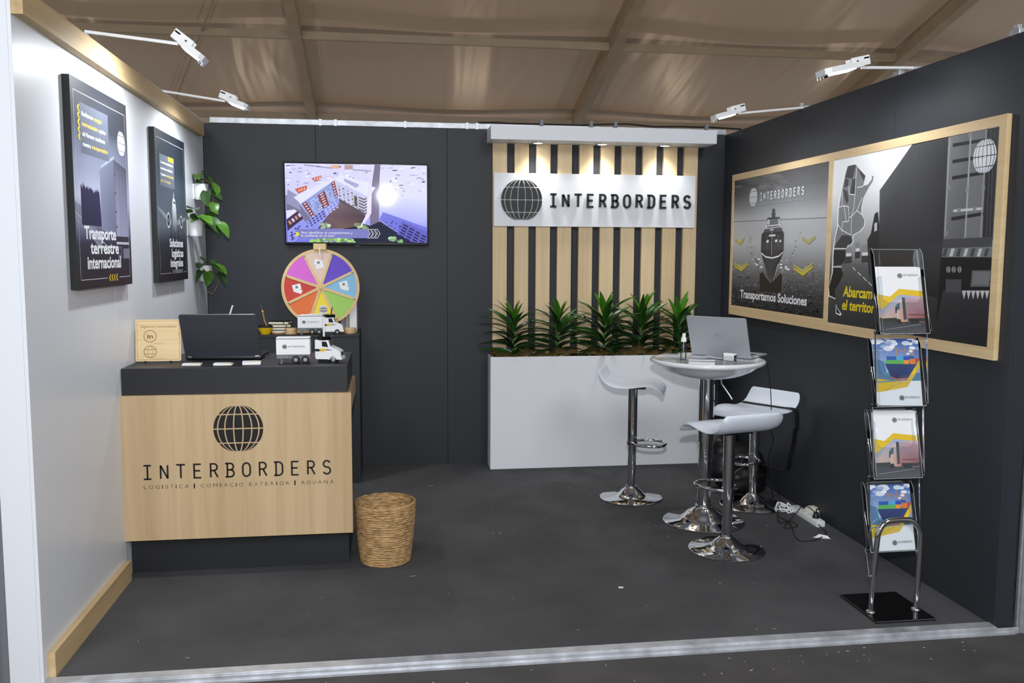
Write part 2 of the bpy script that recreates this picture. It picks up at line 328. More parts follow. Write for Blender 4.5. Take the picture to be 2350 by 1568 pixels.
# ------------------------------------------------------------------ flat print: polygons with their own colour on one thin sheet
class Print:
    def __init__(s, O, U, W, w, h, step=.000012):
        s.O = V(O); s.U = V(U).normalized(); s.W = V(W).normalized(); s.N = s.U.cross(s.W); s.w = w; s.h = h; s.v = []; s.f = []; s.c = []; s.k = 0; s.step = step; s.cr = None
    def crop(s, x0, y0, sc): s.cr = (x0, y0, sc); return s
    def q(s, x, y):      # photo (crop) pixel -> sheet coordinates in metres
        if s.cr: x = s.cr[0]+x*s.cr[2]; y = s.cr[1]+y*s.cr[2]
        d = ray(x, y); t = (s.O-CAM).dot(s.N)/d.dot(s.N); p = CAM+d*t-s.O; return (p.dot(s.U), p.dot(s.W))
    def n(s, u, v): return (u*s.w, (1-v)*s.h)     # normalised, v down
    def raw(s, vs, fs, cols, layer=True):
        if layer: s.k += 1
        b = len(s.v); z = s.k*s.step; s.v += [(x, y, z) for x, y in vs]
        for f in fs: s.f.append([i+b for i in f])
        s.c += [tuple(lin(c))+(1,) for c in cols]
    def poly(s, pts, col, px=False, nm=False, layer=True):
        P = [s.q(*p) for p in pts] if px else ([s.n(*p) for p in pts] if nm else pts)
        P = [(min(max(x, 0), s.w), min(max(y, 0), s.h)) for x, y in P]
        cols = col if isinstance(col[0], (tuple, list)) else [col]*len(P); s.raw(P, [list(range(len(P)))], cols, layer)
    def rect(s, u0, v0, u1, v1, col, layer=True): s.poly([(u0, v1), (u1, v1), (u1, v0), (u0, v0)], col, nm=True, layer=layer)
    def grad(s, stops, n=1):      # vertical gradient over whole sheet; stops (v, rgb_left, rgb_right)
        s.k += 1
        for (v0, a0, b0), (v1, a1, b1) in zip(stops, stops[1:]): s.poly([(0, v1), (1, v1), (1, v0), (0, v0)], [a1, b1, b0, a0], nm=True, layer=False)
    def line(s, p0, p1, w, col, px=False, nm=True, layer=True):
        a, b = (s.q(*p0), s.q(*p1)) if px else ((s.n(*p0), s.n(*p1)) if nm else (p0, p1)); a = V(a); b = V(b); t = (b-a).normalized(); n = V((-t.y, t.x))*w/2
        s.poly([tuple(a-n), tuple(b-n), tuple(b+n), tuple(a+n)], col, layer=layer)
    def text(s, t, x, y, h, col, width=None, align='L', bold=0., shear=0., layer=True):   # metres
        vs, fs = text_geo(t, bold); x0 = min(p[0] for p in vs); x1 = max(p[0] for p in vs); k = h/CAPH; sx = (width/(x1-x0)) if width else k; W = (x1-x0)*sx
        ox = x - (0 if align == 'L' else W/2 if align == 'C' else W)
        s.raw([((p[0]-x0)*sx+ox+shear*p[1]*k, p[1]*k+y) for p in vs], fs, [col]*len(vs), layer)
    def textpx(s, t, p0, p1, ptop, col, bold=0., shear=0.):   # baseline left/right and a cap-height pixel
        a = s.q(*p0); b = s.q(*p1); c = s.q(*ptop); s.text(t, a[0], (a[1]+b[1])/2, abs(c[1]-(a[1]+b[1])/2), col, b[0]-a[0], bold=bold, shear=shear)
    def globe(s, cx, cy, R, col, gap=.045, rx=1.):
        s.k += 1
        for P in globe_cells(1, gap): s.poly([(cx+x*R*rx, cy+y*R) for x, y in P], col, layer=False)
    def word(s, t, x, y, h, width, col, wt=.13):
        s.k += 1; n = len(t); pitch = width/(n-.12*n if n > 1 else 1); pitch = width/(n-1+.72); sx = pitch*.95
        for i, ch in enumerate(t):
            for pl in GLYPH[ch]:
                Lf, Rt = ribbon([(a*sx, b*h) for a, b in pl], wt*h); m = len(Lf)
                s.raw([(p.x+x+i*pitch, p.y+y) for p in Lf+Rt], [[j, j+1, m+j+1, m+j] for j in range(m-1)], [col]*(2*m), False)
    def chev(s, cx, cy, w, h, col, t=.45, d='L', layer=True):
        q = 1 if d in 'LD' else -1
        if d in 'LR': P = [(cx-q*w/2, cy), (cx-q*w/2+q*w*(1-t), cy+h/2), (cx+q*w/2, cy+h/2), (cx-q*w/2+q*w*t, cy), (cx+q*w/2, cy-h/2), (cx-q*w/2+q*w*(1-t), cy-h/2)]
        else: P = [(cx, cy-h/2), (cx+w/2, cy+h/2-t*h), (cx+w/2, cy+h/2), (cx, cy-h/2+t*h), (cx-w/2, cy+h/2), (cx-w/2, cy+h/2-t*h)]
        s.poly(P, col, layer=layer)
    def build(s, name, m, parent=None, inv=None):
        me = bpy.data.meshes.new(name); M = frame(s.O, s.U, s.W)
        if inv is not None: M = inv @ M
        me.from_pydata([tuple(M @ V(p)) for p in s.v], [], s.f); me.materials.append(MATS[m])
        ca = me.color_attributes.new('Col', 'FLOAT_COLOR', 'POINT'); ca.data.foreach_set('color', [x for c in s.c for x in c]); me.update()
        o = bpy.data.objects.new(name, me); COL.objects.link(o)
        if parent is not None: o.parent = parent
        return o

# ================================================================== SETTING
W, H, YF = 3.7726, 2.45, -3.175
rng = random.Random(4)
# carpet of the stand (raised platform) and hall floor in the aisle
struct(MB().box((-.0, -3.135, -.03), (W, .06, 0)).build('floor', 'carpet'))
struct(MB().box((-9, -14, -.06), (13, 12, -.03)).build('floor_hall', 'hall_carpet'))
t = MB().box((-.01, -3.19, -.004), (W+.002, -3.136, .003), .002).box((-.01, -3.197, -.03), (W+.1, -3.19, -.002), .002).box((-.01, -3.205, -.03), (W+.08, -3.197, -.018), .002).build('trim_threshold', 'aluminium_worn'); struct(t)
# back wall: dark panels with recessed joints
wb = struct(MB().box((-.12, .012, -.03), (W+.09, .05, H-.002)).build('wall_back', 'panel_edge'))
xs = [0.0, .76, 1.684, 2.608, 3.532, W]
for a, b in zip(xs, xs[1:]): MB().box((a+.0012, -.0, .0), (b-.0012, .013, H-.001), .0012).build('panel', 'panel_dark', wb)
# right wall: dark panels
wr = struct(MB().box((W+.012, YF+.006, -.03), (W+.072, .05, H-.002)).build('wall_right', 'panel_edge'))
ys = [0.0, -.30, -1.255, -2.252, YF]
for a, b in zip(ys, ys[1:]): MB().box((W, b+(.0012 if b > -3 else 0), 0.0), (W+.013, a-.0012, H), .0012).build('panel', 'panel_dark', wr)
MB().box((W+.0135, YF, -.012), (W+.082, YF+.02, H), .001).build('end_cap', 'panel_dark', wr)
for px, py in ((2062, 172), (1838, 254), (2335, 76)):
    q = onx(px, py, W+.03); MB().box((W+.015, q.y-.03, H-.001), (W+.045, q.y+.03, H+.028), .003).box((W+.02, q.y-.012, H+.028), (W+.04, q.y-.004, H+.045)).box((W+.02, q.y+.006, H+.028), (W+.04, q.y+.014, H+.045)).build('clamp', 'aluminium', wr)
# left wall: white panels
wl = struct(MB().box((-.115, YF+.006, -.03), (-.012, .05, H+.03)).build('wall_left', 'wall_white'))
ys = [-.012, -.284, -1.094, -2.14, YF]
for a, b in zip(ys, ys[1:]): MB().box((-.013, b+(.0006 if b > -3 else 0), 0.0), (0, a-.0006, H), .0008).build('panel', 'wall_white', wl)
MB().box((-.115, YF, -.03), (-.0135, YF+.012, H+.03), .0005).build('end_cap', 'wall_white', wl)
# oak fascia along the top of the left wall and oak skirting at its foot
Mf = Matrix.Rotation(0, 4, 'X')
fa = MB(); fa.add([(x, y, z+(.0145*(-y-.17)/2.25)) for y in (YF-.0, -.165) for x, z in ((0.0, 2.338), (.04, 2.338), (.04, 2.43), (0.0, 2.43))], [[0, 1, 2, 3], [7, 6, 5, 4], [0, 4, 5, 1], [1, 5, 6, 2], [2, 6, 7, 3], [3, 7, 4, 0]])
struct(fa.build('trim_fascia', 'oak_long'))
struct(MB().box((0, -3.134, 0), (.0265, -2.15, .0955), .0012).build('baseboard_left', 'oak_long'))
# aluminium beam along the top of the back wall with clamps
bm_ = struct(MB().box((.045, -.004, H+.0005), (W, .04, H+.04), .003).build('trim_beam', 'aluminium_worn'))
for px in (735, 770, 930, 1072, 1095):
    p = ony(px, 288, 0); MB().box((p.x-.012, -.009, H-.003), (p.x+.012, -.0035, H+.044), .002).build('clamp', 'aluminium', bm_)
for px in (1243, 1357, 1413, 1622):
    p = ony(px, 283, -.02); MB().box((p.x-.012, -.03, H+.03), (p.x+.012, .03, H+.075), .002).build('clamp', 'grey_plastic', bm_)
# posts and partitions of the neighbouring stands at both edges
p = struct(MB().box((-1.2, YF+.05, -.03), (-.135, YF+.09, H), .002).build('wall_neighbour', 'grey_plastic'))
for x, nm in ((-.187, 'post_left'), (W+.122, 'post_right')):
    o = MB()
    for k in range(8):
        a = 2*PI*k/8; o.box((x-.006+.016*math.cos(a), YF-.0-.006+.016*math.sin(a), -.03), (x+.006+.016*math.cos(a), YF+.006+.016*math.sin(a), H+.05), .002)
    o.lathe([(.014, -.03), (.014, H+.05)], 16, c=(x, YF, 0)); struct(o.build('trim_'+nm, 'aluminium', smooth=35))
MB().box((W+.16, YF+.05, -.03), (W+1.6, YF+.09, H), .002).build('wall_neighbour_right', 'panel_dark')['kind'] = 'structure'

# ------------------------------------------------------------------ tent roof
Z0, SL = 6.6, .2827
def roof(px, py, dz=0.):
    d = ray(px, py); t = (Z0-dz-SL*CAM.y-CAM.z)/(d.z+SL*d.y); return CAM+d*t
R1 = roof(700, 165).x; R2 = roof(1400, 110).x; R3 = roof(2078, 105).x; BAY = (R3-R1)/2
YA = roof(1327, 268).y; YB = roof(1407, 90).y; DP = YA-YB
Y_EAVE, Y_RIDGE = YA+2*DP, -9.0
rafters = [R1-BAY*2, R1-BAY, R1, R2, R3, R3+BAY]
cv = MB(); nx, ny = 96, 48; vs = []; fs = []
X0, X1 = rafters[0], rafters[-1]
for j in range(ny+1):
    for i in range(nx+1):
        x = X0+(X1-X0)*i/nx; y = Y_RIDGE+(Y_EAVE-Y_RIDGE)*j/ny
        b = ((x-R1)/BAY) % 1; sag = .10*math.sin(PI*b)**2 + .03*math.sin(PI*((y-YB)/DP % 1))**2*math.sin(PI*b)
        vs.append((x, y, Z0-SL*y+.04-sag*.5))
for j in range(ny):
    for i in range(nx): a = j*(nx+1)+i; fs.append([a, a+1, a+nx+2, a+nx+1])
cv.add(vs, fs)
ce = struct(cv.build('ceiling', 'tent_canvas', smooth=80)); ce['label'] = 'tent canvas roof stretched over the frame, warm light tinted into its colour'
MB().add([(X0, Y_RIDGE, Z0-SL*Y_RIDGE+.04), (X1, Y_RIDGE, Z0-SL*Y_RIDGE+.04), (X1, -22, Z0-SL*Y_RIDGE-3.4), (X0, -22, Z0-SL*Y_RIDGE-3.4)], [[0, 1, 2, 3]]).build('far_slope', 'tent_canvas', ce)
for x in rafters:
    m = MB(); w2, hh = .075, .2
    m.add([(x+sx*w2, y, Z0-SL*y-dz) for y in (Y_RIDGE, Y_EAVE) for sx, dz in ((-1, .02), (1, .02), (1, hh), (-1, hh))], [[0, 1, 2, 3], [7, 6, 5, 4], [0, 4, 5, 1], [1, 5, 6, 2], [2, 6, 7, 3], [3, 7, 4, 0]])
    m.box((x-.012, Y_RIDGE, 0), (x+.012, Y_RIDGE+.01, .01)) if 0 else None
    m.build('rafter', 'tent_frame', ce)
for k in range(-3, 3):
    y = YB+DP*k
    if y < Y_RIDGE or y > Y_EAVE-.5: continue
    for a, b in zip(rafters, rafters[1:]):
        MB().box((a+.075, y-.04, Z0-SL*y-.17), (b-.075, y+.04, Z0-SL*y-.06), .006).build('purlin', 'tent_frame', ce)
pa, pb = roof(490, 0, .12), roof(402, 232, .12)
tag(MB().tube([pa+(pa-pb)*.6, pa, pb, pb+(pb-pa)*.5], .012, 6).build('tension_cable', 'tent_frame'), 'dark thin tension cable slanting across the tent roof at upper left', 'cable')

# ================================================================== LEFT WALL
def arm_lamp(label, wall_x, y, zt, head0, head1, energy, ztop):
    s = 1 if wall_x < 2 else -1
    root = thing('arm_spotlight', label, 'spotlight', (wall_x, y, ztop), 0, 'arm spotlights on the wall tops')
    R = V(root.location); h0 = V(head0)-R; h1 = V(head1)-R; d = (h1-h0).normalized(); Lh = (h1-h0).length
    st = V((0, 0, zt))-V((0, 0, ztop))
    MB().tube([(-.04 if s > 0 else .02, 0, st.z+.002+(.004 if s > 0 else 0)), h0-d*.01], .0075, 10).build('arm', 'white_plastic', root, 40)
    cxx = -.05 if s > 0 else 0
    c = MB().box((-.022+cxx, -.02, 0), (.022+cxx, .02, max(.014, st.z-.004)), .003).box((-.01+cxx, .02, .002), (.01+cxx, .05, .012), .002); c.build('clamp', 'aluminium', root)
    up = V((d.z*-s, 0, abs(d.x))); up = up.normalized(); yv = V((0, 1, 0))
    F = Matrix(((d.x, 0, up.x, h0.x), (d.y, 1, up.y, h0.y), (d.z, 0, up.z, h0.z), (0, 0, 0, 1)))
    hd = MB().prism([(0, -.045), (Lh*.86, -.06), (Lh, -.045), (Lh, .045), (Lh*.86, .06), (0, .045)], .0, .026, M=F).build('head', 'grey_plastic' if 0 else 'white_plastic', root)
    MB().box((-.045, -.03, .004), (.05, -.022, .05), .004, M=F).box((-.045, .022, .004), (.05, .03, .05), .004, M=F).box((-.045, -.03, .03), (-.01, .03, .045), .004, M=F).build('bracket', 'white_plastic', root)
    MB().box((Lh-.012, -.046, -.016), (Lh-.004, .046, .004), .001, M=F).build('visor', 'acrylic', hd)
    MB().box((Lh*.2, -.042, -.004), (Lh*.88, .042, .0005), .001, M=F).build('lens', 'led_lens', hd)
    MB().tube([F @ V((.02, -.032, .028)), F @ V((.02, -.0295, .028))], .006, 10).build('screw', 'black_plastic', root)
    light('spot_light', 'SPOT', F @ V((Lh*.55, 0, -.02)), energy, (.93, .97, 1.0), .045, -up, 150, .7, root)
    return root
arm_lamp('white arm spotlight nearest the camera above the truck poster', .0, -2.283, 2.505, (.352, -2.283, 2.468), (.452, -2.283, 2.392), LAMP_L, 2.478)
arm_lamp('white arm spotlight above the airplane poster on the left wall', .0, -1.033, 2.477, (.335, -1.033, 2.43), (.455, -1.033, 2.385), LAMP_L, 2.46)
arm_lamp('large white arm spotlight over the big framed board on the right wall', W+.02, -2.391, 2.458, (3.494, -2.391, 2.45), (3.30, -2.391, 2.405), LAMP_R, 2.45)
arm_lamp('white arm spotlight near the back right corner', W+.02, -1.253, 2.455, (3.353, -1.253, 2.405), (3.204, -1.253, 2.365), LAMP_R, 2.45)

def poster_left(name, label, y0, y1, z0, z1, art):
    root = thing(name, label, 'poster', (0, (y0+y1)/2, z0)); R = Matrix.Translation(-V(root.location))
    MB().box((0.0, y0, z0), (.0295, y1, z1), .001, M=R).build('panel', 'panel_edge', root)
    P = Print((.0296, y0, z0), (0, 1, 0), (0, 0, 1), y1-y0, z1-z0); art(P); P.build('artwork', 'print_satin', root, R)
YEL = (226, 190, 48); WHT = (236, 238, 242)
def art_truck(P):
    P.grad([(0, (42, 45, 54), (30, 33, 42)), (.2, (62, 66, 78), (42, 46, 56)), (.42, (142, 148, 172), (120, 126, 150)), (.55, (186, 190, 212), (160, 164, 186)), (.68, (120, 122, 150), (96, 98, 124)), (.78, (46, 44, 58), (38, 36, 48)), (1, (26, 22, 28), (26, 22, 28))])
    P.poly([(.0, .58), (.1, .6), (.42, .74), (.42, .82), (0, .64)], (120, 124, 142), nm=True); P.line((0, .63), (.55, .8), .004, (190, 190, 200)); P.line((0, .66), (.5, .83), .003, (150, 150, 165))
    q = [(.1, .69), (.1, .50)]; r = random.Random(2)
    for i in range(12): q.append((.115+i*.026, .478+r.random()*.02+.0022*i)); q.append((.128+i*.026, .497+r.random()*.02+.002*i))
    P.poly(q+[(.43, .69)], (32, 30, 62), nm=True)
    P.poly([(.43, .40), (.70, .325), (.70, .735), (.43, .705)], [(120, 126, 148), (96, 102, 122), (112, 116, 140), (134, 138, 166)], nm=True)
    for i in range(10): P.line((.45+i*.025, .395-i*.007), (.45+i*.025, .71), .0015, (108, 114, 136), layer=False)
    P.poly([(.43, .40), (.47, .375), (.72, .305), (.70, .325)], (150, 156, 176), nm=True)
    P.poly([(.70, .325), (.96, .36), (.96, .735), (.70, .735)], [(66, 70, 82), (60, 62, 74), (150, 150, 178), (156, 156, 182)], nm=True)
    for u in (.705, .8, .86, .93): P.line((u, .335), (u, .735), .004 if u < .72 else .002, (44, 46, 56))
    for v in (.40, .5, .6, .68): P.rect(.70, v, .73, v+.008, (40, 42, 50), False)
    P.rect(.70, .735, .96, .775, (44, 42, 54)); P.rect(.70, .765, .96, .778, (190, 190, 205)); P.rect(.72, .79, .80, .855, (92, 90, 108)); P.rect(.83, .80, .96, .855, (120, 120, 138)); P.rect(.74, .80, .78, .835, (40, 38, 48))
    P.rect(.135, .105, .62, .345, (92, 98, 112))
    for i, (a, b, k) in enumerate(((' Realizamos ', 'cargas', .6), ('internacionales', ' a países', .6), ('del Mercosur', ' mediante', 1), ('nuestra', ' transportadora', .35))):
        y = (1-(.165+i*.048))*P.h; x = .165*P.w; wa = (.19, .26, .2, .13)[i]*P.w; wb_ = (.13, .13, .17, .29)[i]*P.w
        P.text(a.strip(), x, y, .017, YEL if i == 1 else WHT, wa, bold=.012); P.text(b.strip(), x+wa+.012, y, .017, YEL if i in (0, 3) else WHT, wb_, bold=.012)
    for i in range(5): P.chev(.115*P.w, (1-.135-i*.034)*P.h, .03, .026, YEL, .5, 'L')
    P.globe(.87*P.w, .775*P.h, .058, WHT, .06)
    for t, u0, u1, v in (('Transporte', .13, .69, .755), ('terrestre', .22, .735, .828), ('internacional', .16, .77, .902)): P.text(t, u0*P.w, (1-v)*P.h, .05, WHT, (u1-u0)*P.w, bold=.028)
    for a, b in (((.045, .06), (.955, .06)), ((.045, .955), (.5, .955)), ((.73, .955), (.955, .955)), ((.045, .06), (.045, .955)), ((.955, .06), (.955, .955))): P.line(a, b, .0028, (200, 202, 208))
    for i in range(4): P.chev((.545+i*.045)*P.w, .045*P.h, .032, .03, YEL, .45, 'L')
def art_plane(P):
    P.grad([(0, (26, 32, 40), (22, 28, 36)), (.25, (40, 50, 60), (34, 44, 54)), (.5, (84, 94, 106), (60, 70, 82)), (.62, (96, 104, 114), (70, 78, 88)), (.75, (40, 44, 52), (32, 36, 44)), (1, (20, 20, 24), (18, 18, 22))])
    g = (128, 133, 142); lg = (206, 210, 218); dk = (30, 32, 36)
    P.poly([(.02, .5), (.44, .575), (.46, .61), (.38, .61), (.06, .525)], g, nm=True); P.poly([(.98, .545), (.66, .575), (.64, .61), (.74, .605), (.96, .57)], g, nm=True)
    P.poly([(.54, .42), (.555, .36), (.57, .42)], lg, nm=True); P.line((.555, .3), (.555, .45), .006, (50, 56, 64))
    P.poly([(.5, .62), (.49, .5), (.52, .44), (.555, .42), (.60, .44), (.63, .5), (.64, .58), (.615, .65), (.555, .67)], [(120, 124, 130), (176, 180, 188), (222, 225, 230), (236, 238, 240), (222, 225, 230), (186, 190, 198), (150, 154, 160), (104, 106, 112), (90, 92, 98)], nm=True)
    P.poly([(.535, .455), (.555, .445), (.6, .455), (.6, .47), (.56, .465)], dk, nm=True)
    for cx, r in ((.36, .042), (.8, .036)):
        for rr, c in ((1, lg), (.78, dk), (.3, g)): P.poly([(cx*P.w+r*rr*P.w*1.3*math.cos(a*PI/8), (1-.585)*P.h+r*rr*P.w*1.5*math.sin(a*PI/8)) for a in range(16)], c)
    for u, v in ((.44, .69), (.56, .7), (.68, .7)): P.line((u, .62), (u, v), .008, dk); P.rect(u-.02, v-.01, u+.02, v+.012, dk)
    P.rect(.13, .155, .6, .365, (90, 97, 108))
    for i, (t, c, wd) in enumerate((('Contamos con plataformas', WHT, .4), ('de todas las modalidades', WHT, .38), ('Operamos', WHT, .16), ('por tu carga', YEL, .3))): P.text(t, .16*P.w, (1-(.215+i*.04))*P.h, .014, c, wd*P.w, bold=.01)
    P.text('soluciones', .34*P.w, (1-.295)*P.h, .014, YEL, .24*P.w, bold=.01)
    P.rect(.41, .155, .59, .185, YEL)
    for i in range(4): P.chev((.435+i*.04)*P.w, .83*P.h, .026, .022, (180, 150, 40), .4, 'L')
    for t, u0, u1, v in (('Soluciones', .37, .84, .765), ('logísticas', .43, .84, .835), ('integrales', .38, .82, .903)): P.text(t, u0*P.w, (1-v)*P.h, .045, WHT, (u1-u0)*P.w, bold=.028)
    P.word('INTERBORDERS', .44*P.w, .052*P.h, .018, .36*P.w, (200, 202, 206), .16)
    for a, b in (((.05, .055), (.95, .055)), ((.05, .945), (.4, .945)), ((.83, .945), (.95, .945)), ((.05, .055), (.05, .945)), ((.95, .055), (.95, .945))): P.line(a, b, .0026, (170, 176, 184))
poster_left('truck_poster', 'dark poster reading Transporte terrestre internacional with a container truck', -2.72, -1.962, 1.4075, 2.249, art_truck)
poster_left('airplane_poster', 'dark poster reading Soluciones logísticas integrales with an airplane', -1.45, -.742, 1.396, 2.224, art_plane)

# wall pots with trailing pothos beside the back corner
def leaf_mesh(name, L, w, droop, m, heart=False, n=7):
    mb = MB(); vs = []; fs = []
    for i in range(n+1):
        t = i/n
        if heart: wd = w*(math.sin(PI*min(1, (t*.86+.14)))**.75)*(1-.25*t); wd = max(wd, .0004) if i < n else .0004
        else: wd = w*max(.03, (math.sin(PI*(t**.62*.93+.04)))**.8)*(1 if t < .9 else .6)
        y = L*t; z = -droop*L*t*t
        for k, sx in enumerate((-1, -.5, 0, .5, 1)): vs.append((sx*wd, y-(.12*L*abs(sx)**1.5*(1-t) if heart else 0), z+wd*.32*abs(sx)**1.4))
    for i in range(n):
        for k in range(4): a = i*5+k; fs.append([a, a+1, a+6, a+5])
    mb.add(vs, fs); o = mb.build(name, m, smooth=80); me = o.data; bpy.data.objects.remove(o); return me
POTH = [leaf_mesh('pothos_leaf', L, L*.47, d, m, True) for L, d, m in ((.08, .3, 'pothos_light'), (.09, .4, 'pothos_dark'), (.075, .25, 'pothos_dark'), (.085, .45, 'pothos_light'))]
def put_leaf(me, parent, pos, dirv, roll=0., sc=1., name='leaf'):
    o = bpy.data.objects.new(name, me); COL.objects.link(o); o.parent = parent
    d = V(dirv).normalized(); z = V((0, 0, 1)) - d*d.z; z = z.normalized() if z.length > .05 else V((0, -1, 0)); x = d.cross(z)
    M = Matrix(((x.x, d.x, z.x, 0), (x.y, d.y, z.y, 0), (x.z, d.z, z.z, 0), (0, 0, 0, 1)))
    o.matrix_local = Matrix.Translation(pos) @ M @ Matrix.Rotation(roll, 4, 'Y') @ Matrix.Scale(sc, 4); return o
def wall_pot(label, y, z, stems, leaves):
    root = thing('wall_planter', label, 'plant pot', (0, y, z), 0, 'white wall planters with trailing pothos')
    m = MB(); w, d, h = .058, .088, .104
    m.lathe([(0, 0), (.036, 0), (.042, .02), (.046, h), (.042, h), (.04, h-.012), (0, h-.012)], 24, c=(.046, 0, 0)); m.box((0, -.03, .005), (.006, .03, h)); m.build('pot', 'white_plastic', root, 40)
    MB().lathe([(0, 0), (.0405, 0)], 20, c=(.046, 0, h-.011)).build('soil', 'soil', root)
    for st in stems: MB().tube(st, .0028, 6).build('stem', 'pothos_stem' if st[-1][2] < 0 else 'stem_green', root, 60)
    for i, (pos, dr, rl, sc) in enumerate(leaves): put_leaf(POTH[i % 4], root, pos, dr, rl, sc)
J = lambda r, s: (r.random()-.5)*2*s
def mk_leaves(seed, centres):
    r = random.Random(seed); out = []
    for (x, y, z, dx, dy, dz, sc) in centres: out.append(((x+J(r, .006), y+J(r, .006), z+J(r, .006)), (dx+J(r, .1), dy+J(r, .1), dz+J(r, .1)), J(r, .5), sc))
    return out
wall_pot('topmost white wall planter with pothos leaves beside the airplane poster', -.345, 1.902,
  [[(.046, 0, .09), (.08, -.02, .13), (.12, -.04, .1), (.13, -.05, 0), (.11, -.06, -.08)], [(.046, 0, .09), (.05, 0, .15), (.07, -.03, .19)]],
  mk_leaves(1, [(.03, -.02, .16, .3, -.9, -.2, 1.0), (.07, -.03, .17, .6, -.6, -.3, 1.1), (.05, -.01, .12, -.2, -.8, .1, .9), (.10, -.05, .12, .8, -.5, -.3, 1.2), (.13, -.04, .1, .5, -.4, -.7, 1.15), (.12, -.06, .05, .9, -.3, -.4, 1.0), (.10, -.07, .05, -.1, -.5, -.8, 1.35), (.12, -.05, -.02, .3, -.6, -.7, 1.0), (.10, -.06, -.07, .9, -.4, -.1, 1.05), (.06, .02, .13, .2, .6, .3, 1.)]))
wall_pot('middle white wall planter with a long trailing pothos vine', -.56, 1.662,
  [[(.046, 0, .09), (.09, -.02, .13), (.14, -.03, .09), (.17, -.04, .06), (.185, -.05, -.01), (.215, -.05, .0), (.235, -.04, .005)], [(.046, 0, .09), (.02, -.02, .14)]],
  mk_leaves(2, [(.01, -.03, .15, -.3, -.8, .3, 1.0), (.03, -.03, .17, .5, -.6, .2, 1.05), (.06, -.04, .12, -.3, -.8, -.3, 1.0), (.08, -.03, .13, .6, -.7, -.2, 1.0), (.11, -.04, .12, .7, -.6, -.4, 1.1), (.14, -.05, .1, .6, -.5, -.5, 1.3), (.17, -.05, .08, .5, -.5, -.7, 1.25), (.2, -.05, .07, .8, -.3, -.6, 1.15), (.09, .02, .13, .8, .5, .2, 1.)]))
wall_pot('lowest white wall planter with pothos leaves hanging over its front', -.30, 1.368,
  [[(.046, 0, .09), (.1, -.02, .12), (.13, -.03, .06), (.14, -.04, 0), (.12, -.05, -.05), (.1, -.05, -.085), (.05, -.05, -.06)], [(.046, 0, .09), (.05, -.01, .15)]],
  mk_leaves(3, [(.04, -.02, .14, .5, -.7, .3, 1.0), (.03, -.03, .12, -.2, -.9, -.1, .9), (.07, -.03, .13, .6, -.6, -.1, 1.05), (.1, -.03, .11, .8, -.5, -.2, 1.2), (.13, -.03, .1, .7, -.4, -.5, 1.1), (.12, -.04, .06, .8, -.4, -.5, 1.2), (.03, -.05, .07, -.3, -.6, -.6, 1.15), (.06, -.05, .06, .2, -.6, -.7, 1.2), (.02, -.05, .04, -.5, -.5, -.6, 1.)]))

# ================================================================== BACK WALL
# television
tv = thing('television', 'black flat television on the back wall showing an aerial city view', 'television', (1.045, 0, 1.617)); Rt = Matrix.Translation((0, .0, 0)) @ Matrix.Rotation(math.radians(2.55), 4, 'X') @ Matrix.Translation(-V(tv.location)-V((0, .0, 0)))
TX0, TX1, TZ0, TZ1 = .543, 1.546, 1.617, 2.19
MB().box((TX0+.1, -.03, TZ0+.06), (TX1-.1, -.012, TZ1-.06), .01, M=Rt).box((TX0+.3, -.014, TZ0+.15), (TX1-.3, .0, TZ1-.3), .002, M=Rt).build('rear_housing', 'black_plastic', tv)
MB().box((TX0, -.06, TZ0), (TX1, -.028, TZ1), .004, M=Rt).build('bezel', 'black_gloss', tv)
MB().prism([(-.02, 0), (.02, 0), (.012, -.012), (-.012, -.012)], -.055, -.05, M=Rt @ frame((1.045+.0, 0, TZ0+.002), (1, 0, 0), (0, 0, 1)) @ Matrix.Translation((0, 0, .105))).build('logo_tab', 'black_plastic', tv)
P = Print((TX0+.011, -.0605, TZ0+.019), (1, 0, 0), (0, 0, 1), TX1-TX0-.022, TZ1-TZ0-.029); P.crop(600, 350, 410/2350)
